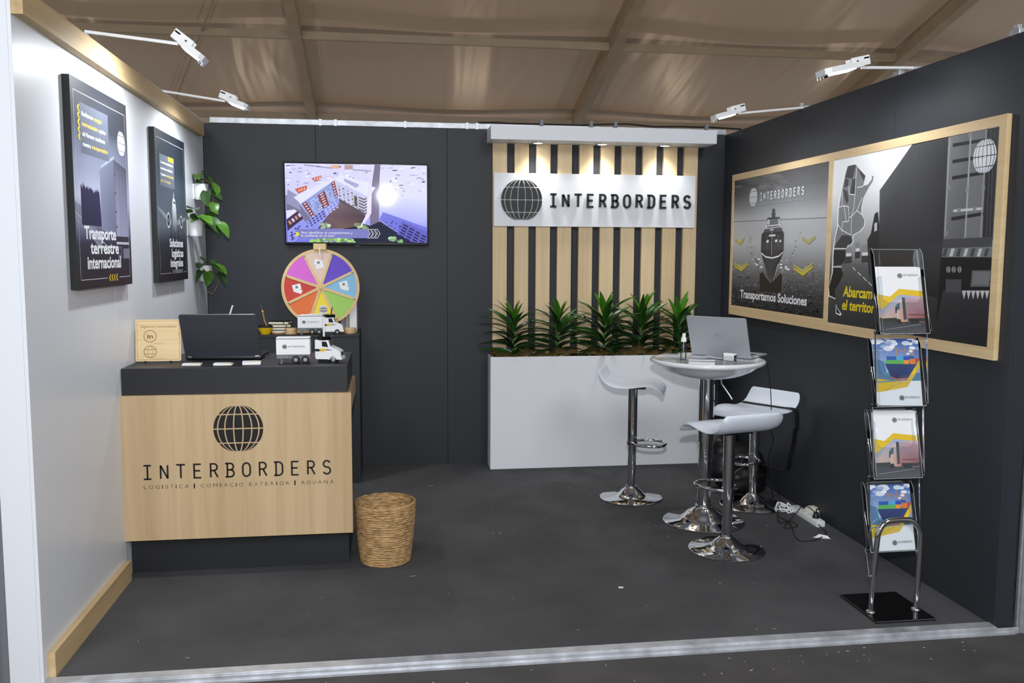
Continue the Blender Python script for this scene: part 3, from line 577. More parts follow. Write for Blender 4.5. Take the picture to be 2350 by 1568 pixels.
def art_city(P):
    r = random.Random(5)
    P.grad([(0, (214, 212, 250), (226, 224, 250)), (.4, (206, 206, 255), (224, 226, 255)), (.7, (140, 140, 235), (186, 190, 252)), (1, (120, 120, 226), (80, 80, 170))])
    pp = lambda pts, c: P.poly(pts, c, px=True)
    for i in range(150):
        x = 320+r.random()*1820; y = 150+r.random()*(330 if x < 1450 else 420); wq = 10+r.random()*60; hq = 5+r.random()*16; sk = J(r, 10)
        c = r.choice([(240, 238, 255), (190, 188, 236), (228, 214, 226), (170, 168, 210), (246, 246, 255), (226, 180, 160) if r.random() < .4 else (200, 200, 240), (90, 90, 120)])
        pp([(x, y), (x+wq, y+sk), (x+wq, y+sk+hq), (x, y+hq)], c)
    for i in range(22): x = 570+i*17; pp([(x, 155+i*2), (x+8, 155+i*2), (x+8, 172+i*2), (x, 172+i*2)], (60, 66, 76))
    for i in range(16): x = 1210+i*15; pp([(x, 218+i), (x+7, 218+i), (x+7, 236+i), (x, 236+i)], (70, 72, 92))
    pp([(920, 165), (1025, 165), (1020, 215), (915, 205)], (226, 180, 150)); pp([(1095, 160), (1205, 165), (1205, 220), (1095, 225)], (190, 160, 160))
    pp([(1490, 155), (1565, 155), (1556, 300), (1550, 450), (1545, 950), (1430, 990), (1425, 640), (1460, 520), (1500, 460), (1450, 440)], (124, 116, 146))
    pp([(1245, 900), (1430, 960), (1560, 900), (1980, 1180), (2000, 1192), (1240, 1192), (1080, 1000)], (44, 46, 66))
    pp([(1030, 640), (1380, 830), (1300, 960), (1080, 1000), (740, 1000), (860, 840)], [(124, 108, 112), (80, 66, 80), (60, 56, 80), (120, 96, 92), (70, 66, 120), (112, 92, 100)])
    pp([(1390, 600), (1450, 560), (1445, 800), (1320, 985), (1290, 985), (1385, 800)], (232, 222, 248))
    pp([(320, 560), (430, 580), (680, 900), (560, 1000), (330, 760)], (120, 120, 150)); pp([(345, 480), (480, 560), (520, 760), (330, 660)], (150, 150, 190))
    pp([(425, 585), (940, 335), (965, 360), (520, 672)], (226, 226, 255)); pp([(520, 670), (955, 368), (1018, 610), (670, 880)], (150, 162, 222))
    for a, b, c, d in (((535, 672), (590, 640), (712, 832), (665, 862)), ((740, 560), (832, 500), (892, 690), (812, 738)), ((915, 398), (962, 366), (1012, 570), (972, 602))):
        pp([a, b, c, d], (138, 66, 62))
        for k in range(6):
            f = (k+.3)/6; g = (k+.75)/6
            mix = lambda p, q, t: (p[0]+(q[0]-p[0])*t, p[1]+(q[1]-p[1])*t)
            l0, l1, r0, r1 = mix(a, d, f), mix(a, d, g), mix(b, c, f), mix(b, c, g); pp([mix(l0, r0, .25), mix(l0, r0, .75), mix(l1, r1, .75), mix(l1, r1, .25)], (208, 206, 236))
    for k in range(7):
        for j in range(7):
            x = 620+j*17+k*16; y = 650-j*12+k*26; pp([(x, y), (x+11, y-7), (x+15, y+3), (x+4, y+10)], r.choice([(226, 230, 255), (60, 70, 110), (190, 200, 240), (120, 170, 200)]))
            x = 838+j*15+k*10; y = 512-j*12+k*26; pp([(x, y), (x+10, y-7), (x+13, y+3), (x+3, y+10)], r.choice([(226, 230, 255), (190, 210, 240), (150, 190, 220), (110, 120, 170)]))
    pp([(590, 900), (1015, 612), (1022, 680), (670, 985)], (146, 152, 232))
    for k in range(3):
        for j in range(9): x = 622+j*42+k*14; y = 890-j*29+k*30; pp([(x, y), (x+22, y-13), (x+30, y+2), (x+8, y+15)], (40, 44, 84) if j < 5 else (200, 200, 240))
    pp([(958, 350), (1040, 292), (1410, 395), (1392, 570)], (228, 228, 255)); pp([(1090, 340), (1280, 415), (1280, 440), (1240, 462), (1090, 375)], (168, 172, 214)); pp([(960, 362), (1392, 575), (1372, 836), (1020, 600)], (202, 202, 238))
    for k in range(5):
        for j in range(5): x = 1010+j*56+k*4; y = 430+j*28+k*40; pp([(x, y), (x+26, y+13), (x+27, y+34), (x+2, y+22)], (120, 116, 122) if (j+k) % 2 else (168, 166, 190))
    pp([(1218, 560), (1258, 580), (1262, 715), (1225, 695)], (104, 92, 74))
    for k in range(6): y = 575+k*38; pp([(1280, y), (1350, y+32), (1388, y+12), (1388, y+30), (1350, y+52), (1280, y+20)], (112, 102, 100))
    pp([(1020, 600), (1372, 800), (1365, 835), (1022, 640)], (96, 88, 96))
    for a in ([(440, 478), (600, 430), (604, 482), (492, 540)], [(660, 340), (790, 300), (795, 330), (705, 385)]):
        pp(a, (200, 108, 84)); cx = sum(p[0] for p in a)/4; cy = sum(p[1] for p in a)/4
        for k in (-1, 0, 1): pp([(cx+k*34-8, cy-k*12-6), (cx+k*34+10, cy-k*12-12), (cx+k*34+10, cy-k*12+8), (cx+k*34-8, cy-k*12+14)], (236, 214, 214))
    pp([(330, 880), (480, 770), (552, 862), (346, 1025)], (70, 50, 72)); pp([(330, 760), (440, 745), (470, 770), (335, 870)], (226, 224, 248))
    for k in range(4): x = 350+k*42; y = 905-k*32; pp([(x, y), (x+26, y-18), (x+54, y+24), (x+28, y+44)], (206, 196, 220) if k % 2 else (196, 140, 130))
    pp([(346, 1030), (552, 870), (660, 990), (420, 1190), (350, 1190)], (150, 152, 240))
    for k in range(14): x = 370+r.random()*230; y = 1010-(x-370)*.5+r.random()*140; pp([(x, y), (x+20, y-12), (x+28, y+6), (x+8, y+18)], (50, 54, 110))
    pp([(1548, 880), (1600, 780), (2176, 985), (2176, 1192), (1990, 1192)], (118, 122, 222)); pp([(1850, 900), (2176, 1040), (2176, 1192), (2010, 1192), (1780, 1070)], (104, 104, 196))
    for k in range(7):
        for j in range(5): x = 1870+j*80-k*14; y = 935+j*46+k*34; pp([(x, y), (x+62, y+32), (x+55, y+50), (x-6, y+18)], (50, 48, 96))
    for k in range(12): x = 1590+r.random()*240; y = 830+(x-1590)*.35+r.random()*110; pp([(x, y), (x+16, y+6), (x+12, y+22), (x-2, y+16)], (70, 72, 140))
    for cx, cy, n, rr, col in ((950, 1158, 60, 300, (156, 200, 120)), (840, 965, 18, 55, (168, 190, 160)), (1270, 960, 10, 32, (170, 180, 140)), (1370, 975, 10, 45, (130, 160, 110)), (1725, 1135, 14, 45, (160, 196, 150)), (1830, 1165, 8, 26, (140, 180, 120))):
        for i in range(n):
            x = cx+J(r, rr); y = cy+J(r, 26 if rr > 200 else rr*.7); q = 10+r.random()*22; k = r.random()*.5+.7
            pp([(x+q*math.cos(a*PI/3+i), min(1186, y+q*.8*math.sin(a*PI/3+i))) for a in range(6)], tuple(min(255, int(c*k)) for c in col))
    pp([(445, 1003), (1395, 1003), (1432, 1062), (1392, 1122), (490, 1122), (450, 1062)], (126, 128, 192))
    for k in (0, 1): pp([(438+k*22, 1042), (458+k*22, 1042), (484+k*22, 1068), (458+k*22, 1094), (438+k*22, 1094), (462+k*22, 1068)], (226, 222, 60))
    P.textpx('Nos identifican el compañerismo y', (526, 1066), (1200, 1064), (526, 1032), (240, 240, 255)); P.textpx('la confianza en el otro', (526, 1104), (958, 1104), (526, 1070), (240, 240, 255))
    for k in range(3):
        x = 1395+k*48; pp([(x, 1003), (x+36, 1003), (x+72, 1063), (x+36, 1124), (x, 1124), (x+36, 1063)], (235, 235, 250)); pp([(x+8, 1009), (x+32, 1009), (x+64, 1063), (x+32, 1118), (x+8, 1118), (x+42, 1063)], (26, 26, 40))
art_city(P); P.build('screen', 'screen', tv, Rt)

# back cabinet behind the counter
cb = thing('back_cabinet', 'dark low cabinet against the back wall carrying the prize wheel', 'cabinet', (.53, -.24, 0)); Rc = Matrix.Translation(-V(cb.location))
MB().box((.002, -.462, 0), (1.06, -.002, .997), .002, M=Rc).build('body', 'panel_dark_desk', cb)
MB().box((.002, -.466, .998), (1.062, -.002, 1.015), .002, M=Rc).build('top', 'panel_dark_desk', cb)

# slat screen, sign, canopy, planter
sl = thing('slat_screen', 'screen of ten vertical oak slats on the dark back wall', 'slat screen', (2.78, 0, .0)); Rs = Matrix.Translation(-V(sl.location))
for i in range(10):
    x = 2.011+i*(3.548-2.011-.104)/9; MB().box((x, -.036, .40), (x+.104, -.0005, 2.35), .0015, M=Rs).build('slat', 'oak_light', sl)
sg = thing('logo_sign', 'white sign board with a raised black globe and raised black lettering', 'sign', (2.77, -.036, 1.757)); Rg = Matrix.Translation(-V(sg.location))
MB().box((2.017, -.058, 1.757), (3.526, -.0365, 2.138), .0015, M=Rg).build('board', 'white_lacquer', sg)
F = Rg @ frame((0, -.058, 0), (1, 0, 0), (0, 0, 1))
gc = ony(1197.5, 458.5, -.08); gl = None
em = bpy.data.objects.new('globe_emblem', None); COL.objects.link(em); em.parent = sg; em.empty_display_size = .02
for c in globe_cells(.149, .05): MB().prism([(gc.x+x, gc.z+y) for x, y in c], .006, .019, M=F).build('cell', 'logo_black', em)
a, b = ony(1261.5, 474, -.08), ony(1587, 479, -.08); wtot = b.x-a.x; pit = wtot/(11+.66); hz = a.z
for i, ch in enumerate('INTERBORDERS'):
    m = MB(); glyph_mesh(m, ch, a.x+i*pit, hz+.0, pit*1.02, .088, .0155, .006, .021, M=F); m.build('letter', 'logo_black', sg)
cn = thing('canopy', 'white box canopy above the sign with three recessed downlights', 'canopy', (2.79, -.12, 2.35)); Rn = Matrix.Translation(-V(cn.location))
MB().box((1.972, -.25, 2.351), (3.609, -.0005, 2.447), .0012, M=Rn).build('box', 'white_lacquer', cn)
for px, py in ((1233, 329), (1381, 331), (1522, 335)):
    p = onz(px, py, 2.351); y = -.125; x = p.x-.005
    dl = MB().lathe([(.034, 0), (.046, -.001), (.046, -.007), (.036, -.009), (.034, 0)], 28, c=(x, y, 2.3505), M=Rn).build('downlight', 'chrome', cn, 40)
    MB().lathe([(0, 0), (.035, 0), (.035, -.004), (0, -.0055)], 24, c=(x, y, 2.3485), M=Rn).build('lens', 'downlight_lens', dl)
    light('downlight_spot', 'SPOT', Rn @ V((x, y, 2.335)), DOWN_W, (1, .985, .93), .045, (0, .02, -1), 115, .9, cn)
pl = thing('planter_box', 'long white planter box in front of the slat screen', 'planter', (2.77, -.1, 0)); Rp = Matrix.Translation(-V(pl.location))
PX0, PX1, PY0, PY1, PZ = 1.977, 3.568, -.205, -.0365, .82
MB().box((PX0, PY0, 0), (PX1, PY0+.016, PZ), .001, M=Rp).build('front_panel', 'white_lacquer', pl)
MB().box((PX0, PY0+.0165, 0), (PX0+.016, PY1, PZ), .001, M=Rp).build('side_panel', 'white_lacquer', pl)
MB().box((PX1-.016, PY0+.0165, 0), (PX1, PY1, PZ), .001, M=Rp).build('side_panel', 'white_lacquer', pl)
MB().box((PX0+.017, PY0+.017, .70), (PX1-.017, PY1, .775), 0, M=Rp).build('soil', 'soil', pl)
# moss mounds
r = random.Random(8); mo = MB(); mvs = []
def mossz(x, y): return .827+.018*math.sin(x*23)+.015*math.sin(x*51+1)+.012*math.cos(y*60+x*9)+.02*max(0, 1-((y+.12)/.09)**2)
n1, n2 = 120, 10
for j in range(n2+1):
    for i in range(n1+1):
        x = PX0+.022+(PX1-PX0-.044)*i/n1; y = PY0+.019+(PY1-.003-PY0-.021)*j/n2; e = .02 if j in (0, n2) else 0; mvs.append((x, y, mossz(x, y)-e*1.2+J(r, .004)))
mo.add(mvs, [[j*(n1+1)+i, j*(n1+1)+i+1, (j+1)*(n1+1)+i+1, (j+1)*(n1+1)+i] for j in range(n2) for i in range(n1)])
for k in range(9000):
    x = PX0+.025+r.random()*(PX1-PX0-.05); y = PY0+.022+r.random()*(PY1-PY0-.03); z = mossz(x, y)-.004; d = V((J(r, 1), J(r, 1), .6+r.random()*.8)).normalized()*(.008+r.random()*.016); s = V((J(r, 1), J(r, 1), J(r, .6))).normalized()*.0016
    p = V((x, y, z)); mo.add([p-s, p+s, p+d*.6+s*.8+V((0, 0, .001)), p+d], [[0, 1, 2, 3]])
mo_ = mo.build('moss', 'moss'); tag(mo_, 'brown green moss filling the white planter box', 'moss', kind='stuff')
# dracaenas
STRAP = [leaf_mesh('strap_leaf', L, w, d, m, False, 9) for L, w, d, m in ((.215, .019, .62, 'leaf_dark'), (.2, .018, .8, 'leaf_dark'), (.2, .0215, .4, 'leaf_mid'), (.185, .018, .95, 'leaf_dark'), (.16, .024, .14, 'leaf_young'), (.225, .018, .65, 'leaf_mid'))]
def dracaena(label, x, y, z, h, seed):
    r = random.Random(seed); root = thing('dracaena', label, 'plant', (x, y, z), 0, 'dracaenas in the white planter')
    MB().tube([(0, 0, -.05), (J(r, .006), 0, h*.35), (J(r, .01), 0, h*.62)], [.011, .009, .006], 8).build('stem', 'stem_green', root, 60)
    n = 32
    for i in range(n):
        t = i/(n-1); zz = h*(.02+.62*t); a = i*2.39996+seed; up = .45+1.3*t**1.3+J(r, .14)
        if t > .86: me = STRAP[4]; up = 2.2+r.random()*1.5
        elif t > .6: me = STRAP[r.choice([2, 2, 5, 0])]
        else: me = STRAP[r.choice([0, 1, 3, 5, 0])]
        dx, dy = math.cos(a), math.sin(a)
        if dy > 0: dy *= -.15
        else: dy *= .6
        sc = (.9+.28*r.random())*(h/.45)
        put_leaf(me, root, (dx*.006, dy*.006, zz), (dx, dy, up), .75*dx+J(r, .35), sc)
for i, (px, py, pt, lab) in enumerate(((1178, 806, 675, 'leftmost green dracaena in the white planter'), (1281, 804, 674, 'second green dracaena from the left in the white planter'), (1386, 802, 654, 'tallest green dracaena at the middle of the white planter'), (1470, 800, 660, 'fourth green dracaena from the left in the white planter'), (1556, 798, 668, 'green dracaena at the right end of the planter behind the silver laptop'))):
    b = ony(px, py, -.13); tz = ony(px, pt, -.13).z; dracaena(lab, b.x, -.13, .815, tz-.83, 11+i*7)
# black cable lying along the beam
pts = [ony(px, py, .02) for px, py in ((1095, 283), (1140, 281), (1170, 284), (1240, 285), (1330, 288), (1400, 285), (1440, 285), (1500, 291), (1560, 291), (1640, 293), (1700, 297))]
tag(MB().tube([(p.x, .02 if i % 2 else .01, max(p.z, 2.497)) for i, p in enumerate(pts)], .006, 6).build('cable', 'black_rubber'), 'black cable running along the top of the back wall above the canopy', 'cable')

# ================================================================== COUNTER AND THINGS ON IT
ct = thing('reception_counter', 'dark reception counter with an oak front panel carrying the globe logo', 'counter', (.53, -1.8, 0)); Rk = Matrix.Translation(-V(ct.location))
CT = 1.012
MB().box((.002, -2.05, 0), (1.045, -1.5, .19), .001, M=Rk).build('plinth', 'panel_dark_desk', ct)
MB().box((.002, -2.10, .1905), (1.046, -1.5, .884), .001, M=Rk).build('body', 'panel_dark_desk', ct)
MB().box((.002, -2.108, .8845), (1.05, -1.5, CT), .0015, M=Rk).build('top', 'panel_dark_desk', ct)
MB().box((.0, -2.142, .187), (1.069, -2.1085, .884), .001, M=Rk).build('front_panel', 'oak', ct)
MB().box((1.0505, -2.108, .798), (1.069, -1.53, .884), .001, M=Rk).build('side_rail', 'oak_long', ct)
P = Print((0, -2.1422, .187), (1, 0, 0), (0, 0, 1), 1.069, .697)
g = P.q(547, 984); P.globe(g[0], g[1], .1155, (24, 24, 25), .05)
a, b = P.q(328, 1102), P.q(766, 1086); P.word('INTERBORDERS', a[0], (a[1]+b[1])/2, .0655, b[0]-a[0], (24, 24, 25), .125)
a, b = P.q(330, 1124), P.q(766, 1109); yb = (a[1]+b[1])/2; hh = .0175
for tx, x0, x1 in (('LOGISTICA', 330, 433), ('COMERCIO', 461, 558), ('EXTERIOR', 572, 664), ('ADUANA', 691, 766)):
    u0 = P.q(x0, 1116)[0]; u1 = P.q(x1, 1116)[0]; n = len(tx); wds = {'I': .25, 'M': 1.15, 'O': 1.1, 'G': 1.05, 'C': .95, 'D': .95, 'N': .95, 'A': 1.0}
    tot = sum(wds.get(c, .75) for c in tx)+.62*(n-1); k = (u1-u0)/tot; x = u0
    for c in tx: P.text(c, x, yb, hh, (70, 60, 48), wds.get(c, .75)*k, bold=-.008); x += (wds.get(c, .75)+.62)*k
for x0 in (446, 677): u = P.q(x0, 1114)[0]; P.poly([(u-.003, yb-.003), (u+.003, yb-.003), (u+.003, yb+hh+.003), (u-.003, yb+hh+.003)], (24, 24, 25))
for k, (x0) in enumerate((468,)): u = P.q(x0, 1000)[0]; P.poly([(u, .1), (u+.0012, .1), (u+.0012, .69), (u, .69)], (168, 140, 104))
P.build('logo_print', 'print_satin', ct, Rk)

# black laptop, lid back towards the camera
lp = thing('laptop', 'black laptop open on the reception counter', 'laptop', (.415, -1.80, CT), math.radians(-2)); lw, ld = .376, .25
MB().box((-lw/2, 0, .003), (lw/2, ld, .021), .006).build('base', 'black_plastic', lp, 40)
MB().box((-lw/2+.02, .03, .021), (lw/2-.02, .14, .0225)).build('keyboard', 'black_rubber', lp)
MB().box((lw/2-.03, -.0015, .012), (lw/2-.01, .003, .021), .001).build('hinge', 'chrome', lp); MB().box((-lw/2+.01, -.0015, .012), (-lw/2+.03, .003, .021), .001).build('hinge', 'chrome', lp)
M = Matrix.Translation((0, .004, .02)) @ Matrix.Rotation(math.radians(27), 4, 'X')
def rrect(w, h, r, x=0, y=0, n=4):
    out = []
    for cx, cy, a in ((w/2-r, h-r, 0), (-w/2+r, h-r, 90), (-w/2+r, r, 180), (w/2-r, r, 270)): out += [(x+cx+r*math.cos(math.radians(a+90*i/n)), y+cy+r*math.sin(math.radians(a+90*i/n))) for i in range(n+1)]
    return out
lid = MB().prism(rrect(lw, .248, .012), -.004, .004, M=M @ frame((0, 0, 0), (1, 0, 0), (0, 0, 1))).build('lid', 'laptop_black', lp)
MB().box((-lw/2+.012, .0041, .015), (lw/2-.012, .0046, .238), M=M).build('screen_panel', 'black_gloss', lid)
for sx in (-1, 1):
    MB().box((-lw/2-.012 if sx < 0 else lw/2+.002, .1, .002), (-lw/2-.003 if sx < 0 else lw/2+.012, .13, .008), .002).build('usb_plug', 'steel_straw', lp)

# laser-cut plywood sign on a wire easel
ws = thing('plywood_sign', 'small square plywood sign reading Sigamos conectados on the counter', 'sign', (.119, -1.885, CT), math.radians(2)); tl = math.radians(-7); M = Matrix.Translation((0, 0, .008)) @ Matrix.Rotation(tl, 4, 'X'); Fs = M @ frame((0, 0, 0), (1, 0, 0), (0, 0, 1))
MB().prism(rrect(.214, .207, .008), -.003, .003, M=Fs).build('board', 'ply', ws)
e = MB().tube([(-.06, -.02, .003), (-.06, .012, .003), (-.06, .03, .1)], .003, 6).tube([(.06, -.02, .003), (.06, .012, .003), (.06, .03, .1)], .003, 6).tube([(-.06, .03, .1), (.06, .03, .1)], .003, 6).tube([(-.06, -.019, .003), (-.06, -.019, .012)], .003, 6).tube([(.06, -.019, .003), (.06, -.019, .012)], .003, 6)
e.build('easel', 'black_plastic', ws, 40)
P = Print((-.107, -.0031, 0), (1, 0, 0), (0, 0, 1), .214, .207, .000015); BR = (132, 88, 44)
for x0, y0, x1, y1 in ((.007, .007, .207, .0085), (.007, .1985, .207, .2), (.007, .007, .0085, .2), (.2055, .007, .207, .2)): P.poly([(x0, y0), (x1, y0), (x1, y1), (x0, y1)], BR)
P.text('¡Sigamos conectados!', .107, .166, .0135, BR, .172, 'C', shear=.18)
def ring(cx, cy, r, w, col, rx=1.):
    P.k += 1; n = 36; P.raw([(cx+(r+s*w/2)*rx*math.cos(2*PI*i/n), cy+(r+s*w/2)*math.sin(2*PI*i/n)) for s in (-1, 1) for i in range(n)], [[i, (i+1) % n, n+(i+1) % n, n+i] for i in range(n)], [col]*(2*n), False)
ring(.068, .124, .029, .003, BR); P.text('in', .068, .114, .021, BR, .028, 'C', bold=.03)
ring(.068, .047, .029, .0028, BR); ring(.068, .047, .029, .0026, BR, .42); P.poly([(.04, .057), (.096, .057), (.096, .0595), (.04, .0595)], BR); P.poly([(.04, .0345), (.096, .0345), (.096, .037), (.04, .037)], BR)
P.poly([(.085, .0885), (.13, .0885), (.13, .0898), (.085, .0898)], BR); P.poly([(.06, .0835), (.15, .0835), (.15, .0841), (.06, .0841)], (190, 152, 100)); P.text('www.interborders.com', .107, .0125, .004, BR, .072, 'C')
P.build('engraving', 'print_satin', ws, M)

# business card stacks
def cards(label, x, y, rz, n, seed):
    r = random.Random(seed); root = thing('business_card_stack', label, 'business cards', (x, y, CT), rz, 'business card stacks on the counter')
    for i in range(n):
        c = MB().box((-.043, -.026, i*.0021), (.043, .026, i*.0021+.0019)).build('card', 'paper', root); c.rotation_euler = (0, 0, J(r, .05)); c.location = (J(r, .002), J(r, .002), 0)
    P = Print((-.043, -.026, n*.0021), (1, 0, 0), (0, 1, 0), .086, .052, .000015); P.grad([(0, (236, 236, 244), (236, 236, 240)), (1, (240, 240, 246), (240, 240, 244))])
    P.poly([(.03, .0), (.05, .0), (.086, .036), (.086, .052), (.066, .04)], YEL); P.poly([(.07, .045), (.086, .052), (.086, .04)], (30, 30, 32)); P.build('print', 'print_paper', root)
cards('thin stack of business cards in front of the black laptop, nearest the plywood sign', .302, -2.0, .05, 4, 1)
cards('middle thin stack of business cards in front of the black laptop', .449, -2.0, -.04, 4, 2)
cards('thickest stack of business cards in front of the black laptop, nearest the toy truck', .583, -1.99, .08, 7, 3)

# toy trucks
def trailer(label, x, y, z, rz, papers=False):
    root = thing('toy_trailer', label, 'toy trailer', (x, y, z), rz, 'white toy trailers with the logo'); L2, Wd = .082, .034
    MB().box((-L2, -Wd, .044), (L2, Wd, .121), .002).build('box', 'white_plastic', root)
    MB().box((-L2, -Wd, .1212), (L2, Wd, .124), .001).box((-L2, -Wd, .0415), (L2, Wd, .0438), .001).build('trim', 'grey_plastic', root)
    MB().box((-L2, -Wd, .1242), (L2, Wd, .13), .002).build('lid', 'white_plastic', root)
    MB().box((-L2, -Wd+.008, .024), (L2, Wd-.008, .0413), .002).box((-L2+.004, -Wd+.002, .026), (-L2+.06, -Wd+.006, .0413)).build('chassis', 'grey_plastic', root)
    for s in (-1, 1): MB().box((-L2+.022, s*(Wd-.006)-.002, .003), (-L2+.026, s*(Wd-.006)+.002, .04)).box((-L2+.018, s*(Wd-.006)-.004, 0), (-L2+.03, s*(Wd-.006)+.004, .003)).build('landing_leg', 'grey_plastic', root)
    for px_ in (.012, .058):
        for s in (-1, 1):
            F = Matrix.Translation((px_, s*(Wd-.006), .0185)) @ Matrix.Rotation(-PI/2*s, 4, 'X')
            wh = MB().lathe([(0, -.008), (.0185, -.008), (.0185, .005), (.016, .0075), (0, .0075)], 24, M=F).build('wheel', 'rubber_wheel', root, 40)
            MB().lathe([(0, .0076), (.0095, .0076), (.008, .0095), (0, .0095)], 16, M=F).build('hub', 'grey_board', wh, 40)
            MB().tube([(px_+.023*math.cos(PI*k/8), s*(Wd-.001), .0185+.023*math.sin(PI*k/8)) for k in range(9)], .002, 5).build('mudguard', 'grey_plastic', root)
    P = Print((-L2, -Wd-.0002, .044), (1, 0, 0), (0, 0, 1), 2*L2, .077, .000015); P.globe(.041, .04, .0115, (36, 40, 48), .05); P.word('INTERBORDERS', .057, .0365, .0075, .083, (40, 44, 50), .17); P.poly([(.03, .026), (.14, .026), (.14, .0265), (.03, .0265)], (190, 190, 192)); P.build('logo_print', 'print_paper', root)
    if papers:
        r = random.Random(3); m = MB()
        for i in range(8): m.box((-.06+i*.016, -.015+J(r, .01), .1302+i*.0006), (-.035+i*.016, .01+J(r, .01), .1325+i*.0006+r.random()*.003), .0005)
        m.build('candy_wrappers', 'paper', root)
def cab(label, x, y, z, rz, pen, rear_stand=False):
    root = thing('toy_truck_cab', label, 'toy truck', (x, y, z), rz, 'white toy truck cabs used as pen holders'); Wd = .031
    body = [(-.062, .03), (-.058, .018), (.062, .018), (.07, .03), (.068, .052), (.06, .062), (.045, .07), (.016, .082), (.006, .114), (-.062, .114)]
    MB().prism(body, -Wd, Wd, M=frame((0, 0, 0), (1, 0, 0), (0, 0, 1))).build('body', 'white_plastic', root)
    MB().box((.058, -Wd-.001, .016), (.074, Wd+.001, .03), .003).build('bumper', 'white_plastic', root); MB().box((.0685, -.017, .036), (.0705, .017, .056), .001).build('grille', 'black_plastic', root)
    for s in (-1, 1):
        F = frame((0, s*(Wd+.0003), 0), (1, 0, 0), (0, 0, 1))
        MB().prism([(-.026, .082), (.006, .079), (-.003, .106), (-.026, .107)], -.0004*1, .0006, M=F).build('side_window', 'window_dark', root)
        MB().prism([(-.062, .058), (-.045, .056), (-.032, .063), (-.045, .07), (-.062, .069)], -.0004, .0005, M=F).build('stripe', 'logo_black', root); MB().prism([(-.04, .056), (-.012, .058), (0, .066), (-.012, .072), (-.038, .072), (-.03, .064)], -.0004, .0007, M=F).build('stripe', 'yellow_paper', root); MB().prism([(-.005, .061), (.03, .066), (-.004, .07)], -.0004, .0006, M=F).build('stripe', 'grey_plastic', root)
        MB().box((.062, s*Wd*.6-.006, .04), (.0695, s*Wd*.6+.006, .05), .001).build('headlight', 'grey_board', root)
        F2 = Matrix.Translation((.03, s*(Wd-.006), .0165)) @ Matrix.Rotation(-PI/2*s, 4, 'X')
        wh = MB().lathe([(0, -.008), (.0165, -.008), (.0165, .006), (0, .006)], 24, M=F2).build('wheel', 'rubber_wheel', root, 40); MB().lathe([(0, .0062), (.009, .0062), (0, .008)], 14, M=F2).build('hub', 'grey_board', wh, 40)
        MB().tube([(.03+.021*math.cos(PI*k/8), s*Wd, .0165+.021*math.sin(PI*k/8)) for k in range(9)], .002, 5).build('wheel_arch', 'white_plastic', root)
    F = frame((.013, 0, .098), (0, 1, 0), (-.2988, 0, .954)); MB().prism([(-.025, -.012), (.025, -.012), (.022, .014), (-.022, .014)], -.001, .0025, M=F).build('windscreen', 'window_dark', root)
    MB().lathe([(.039, 0), (.04, .002), (.04, .016), (.034, .018), (.033, .006), (0, .006)], 32, c=(-.022, 0, .1145)).build('pen_cup', 'black_gloss', root, 40)
    MB().box((-.05, -.02, 0), (.005, .02, .0178), .001).build('foot', 'black_plastic', root)
    p = thing('pen', 'white pen standing in the front toy truck cab' if pen == 'white_plastic' else 'black pen standing in the rear toy truck cab', 'pen', V((x, y, z))+V((-.024 if pen == 'white_plastic' else 0.0, 0, .121)))
    if pen == 'white_plastic': MB().tube([(0, 0, 0), (.001, 0, .108)], .0052, 10).build('barrel', pen, p, 40); MB().tube([(.001, 0, .108), (.001, 0, .111)], .003, 8).build('tip', 'grey_board', p, 40)
    else: MB().tube([(-.012, 0, 0), (-.008, 0, .03), (-.003, 0, .055)], .0034, 8).build('barrel', pen, p, 40); MB().tube([(-.003, 0, .055), (-.002, 0, .06)], .002, 8).build('tip', pen, p, 40)
trailer('white toy trailer with logo on the front edge of the counter', .783, -1.955, CT, .0)
cab('white toy truck cab pen holder on the counter corner', .955, -1.95, CT, math.radians(-14), 'white_plastic')
trailer('white toy trailer holding wrappers on the back cabinet before the wheel', .737, -.405, 1.0152, .0, True)
cab('white toy truck cab pen holder on the back cabinet before the wheel', .884, -.405, 1.0152, 0., 'black_plastic')

# ------------------------------------------------------------------ prize wheel on the back cabinet
wc = ony(735.5, 660, -.30); WR = .262
pw = thing('prize_wheel', 'round wooden prize wheel with eight coloured segments on the back cabinet', 'prize wheel', (wc.x, -.24, 1.0152)); Ow = V(pw.location); cz = wc.z-Ow.z
FW_ = frame((0, -.045, cz), (1, 0, 0), (0, 0, 1))
MB().box((-.2, -.06, 0), (.2, .04, .022), .003).build('base_board', 'beech', pw)
for sx in (-1, 1):
    ft = MB()
    for k in range(5): ft.lathe([(.0, .0075*k), (.0425 if k % 2 else .0415, .0075*k+.0003), (.0425 if k % 2 else .0415, .0075*k+.0072), (0, .0075*k+.0075)], 28, c=(sx*.197, -.115, 0))
    ft.build('plywood_foot', 'ply_edge', pw, 40)
MB().box((-.02, -.0, .022), (.02, .022, cz+WR+.03), .002).build('post', 'beech', pw)
MB().lathe([(0, -.006), (WR, -.006), (WR, .006), (WR-.019, .006), (WR-.019, .0035), (0, .0035)], 72, M=FW_).build('disc', 'beech', pw, 40)
cols = ['peach_paper', 'purple_paper', 'blue_paper', 'green_paper', 'yellow_felt', 'orange_paper', 'red_paper', 'pink_paper']
ang0 = 91.5
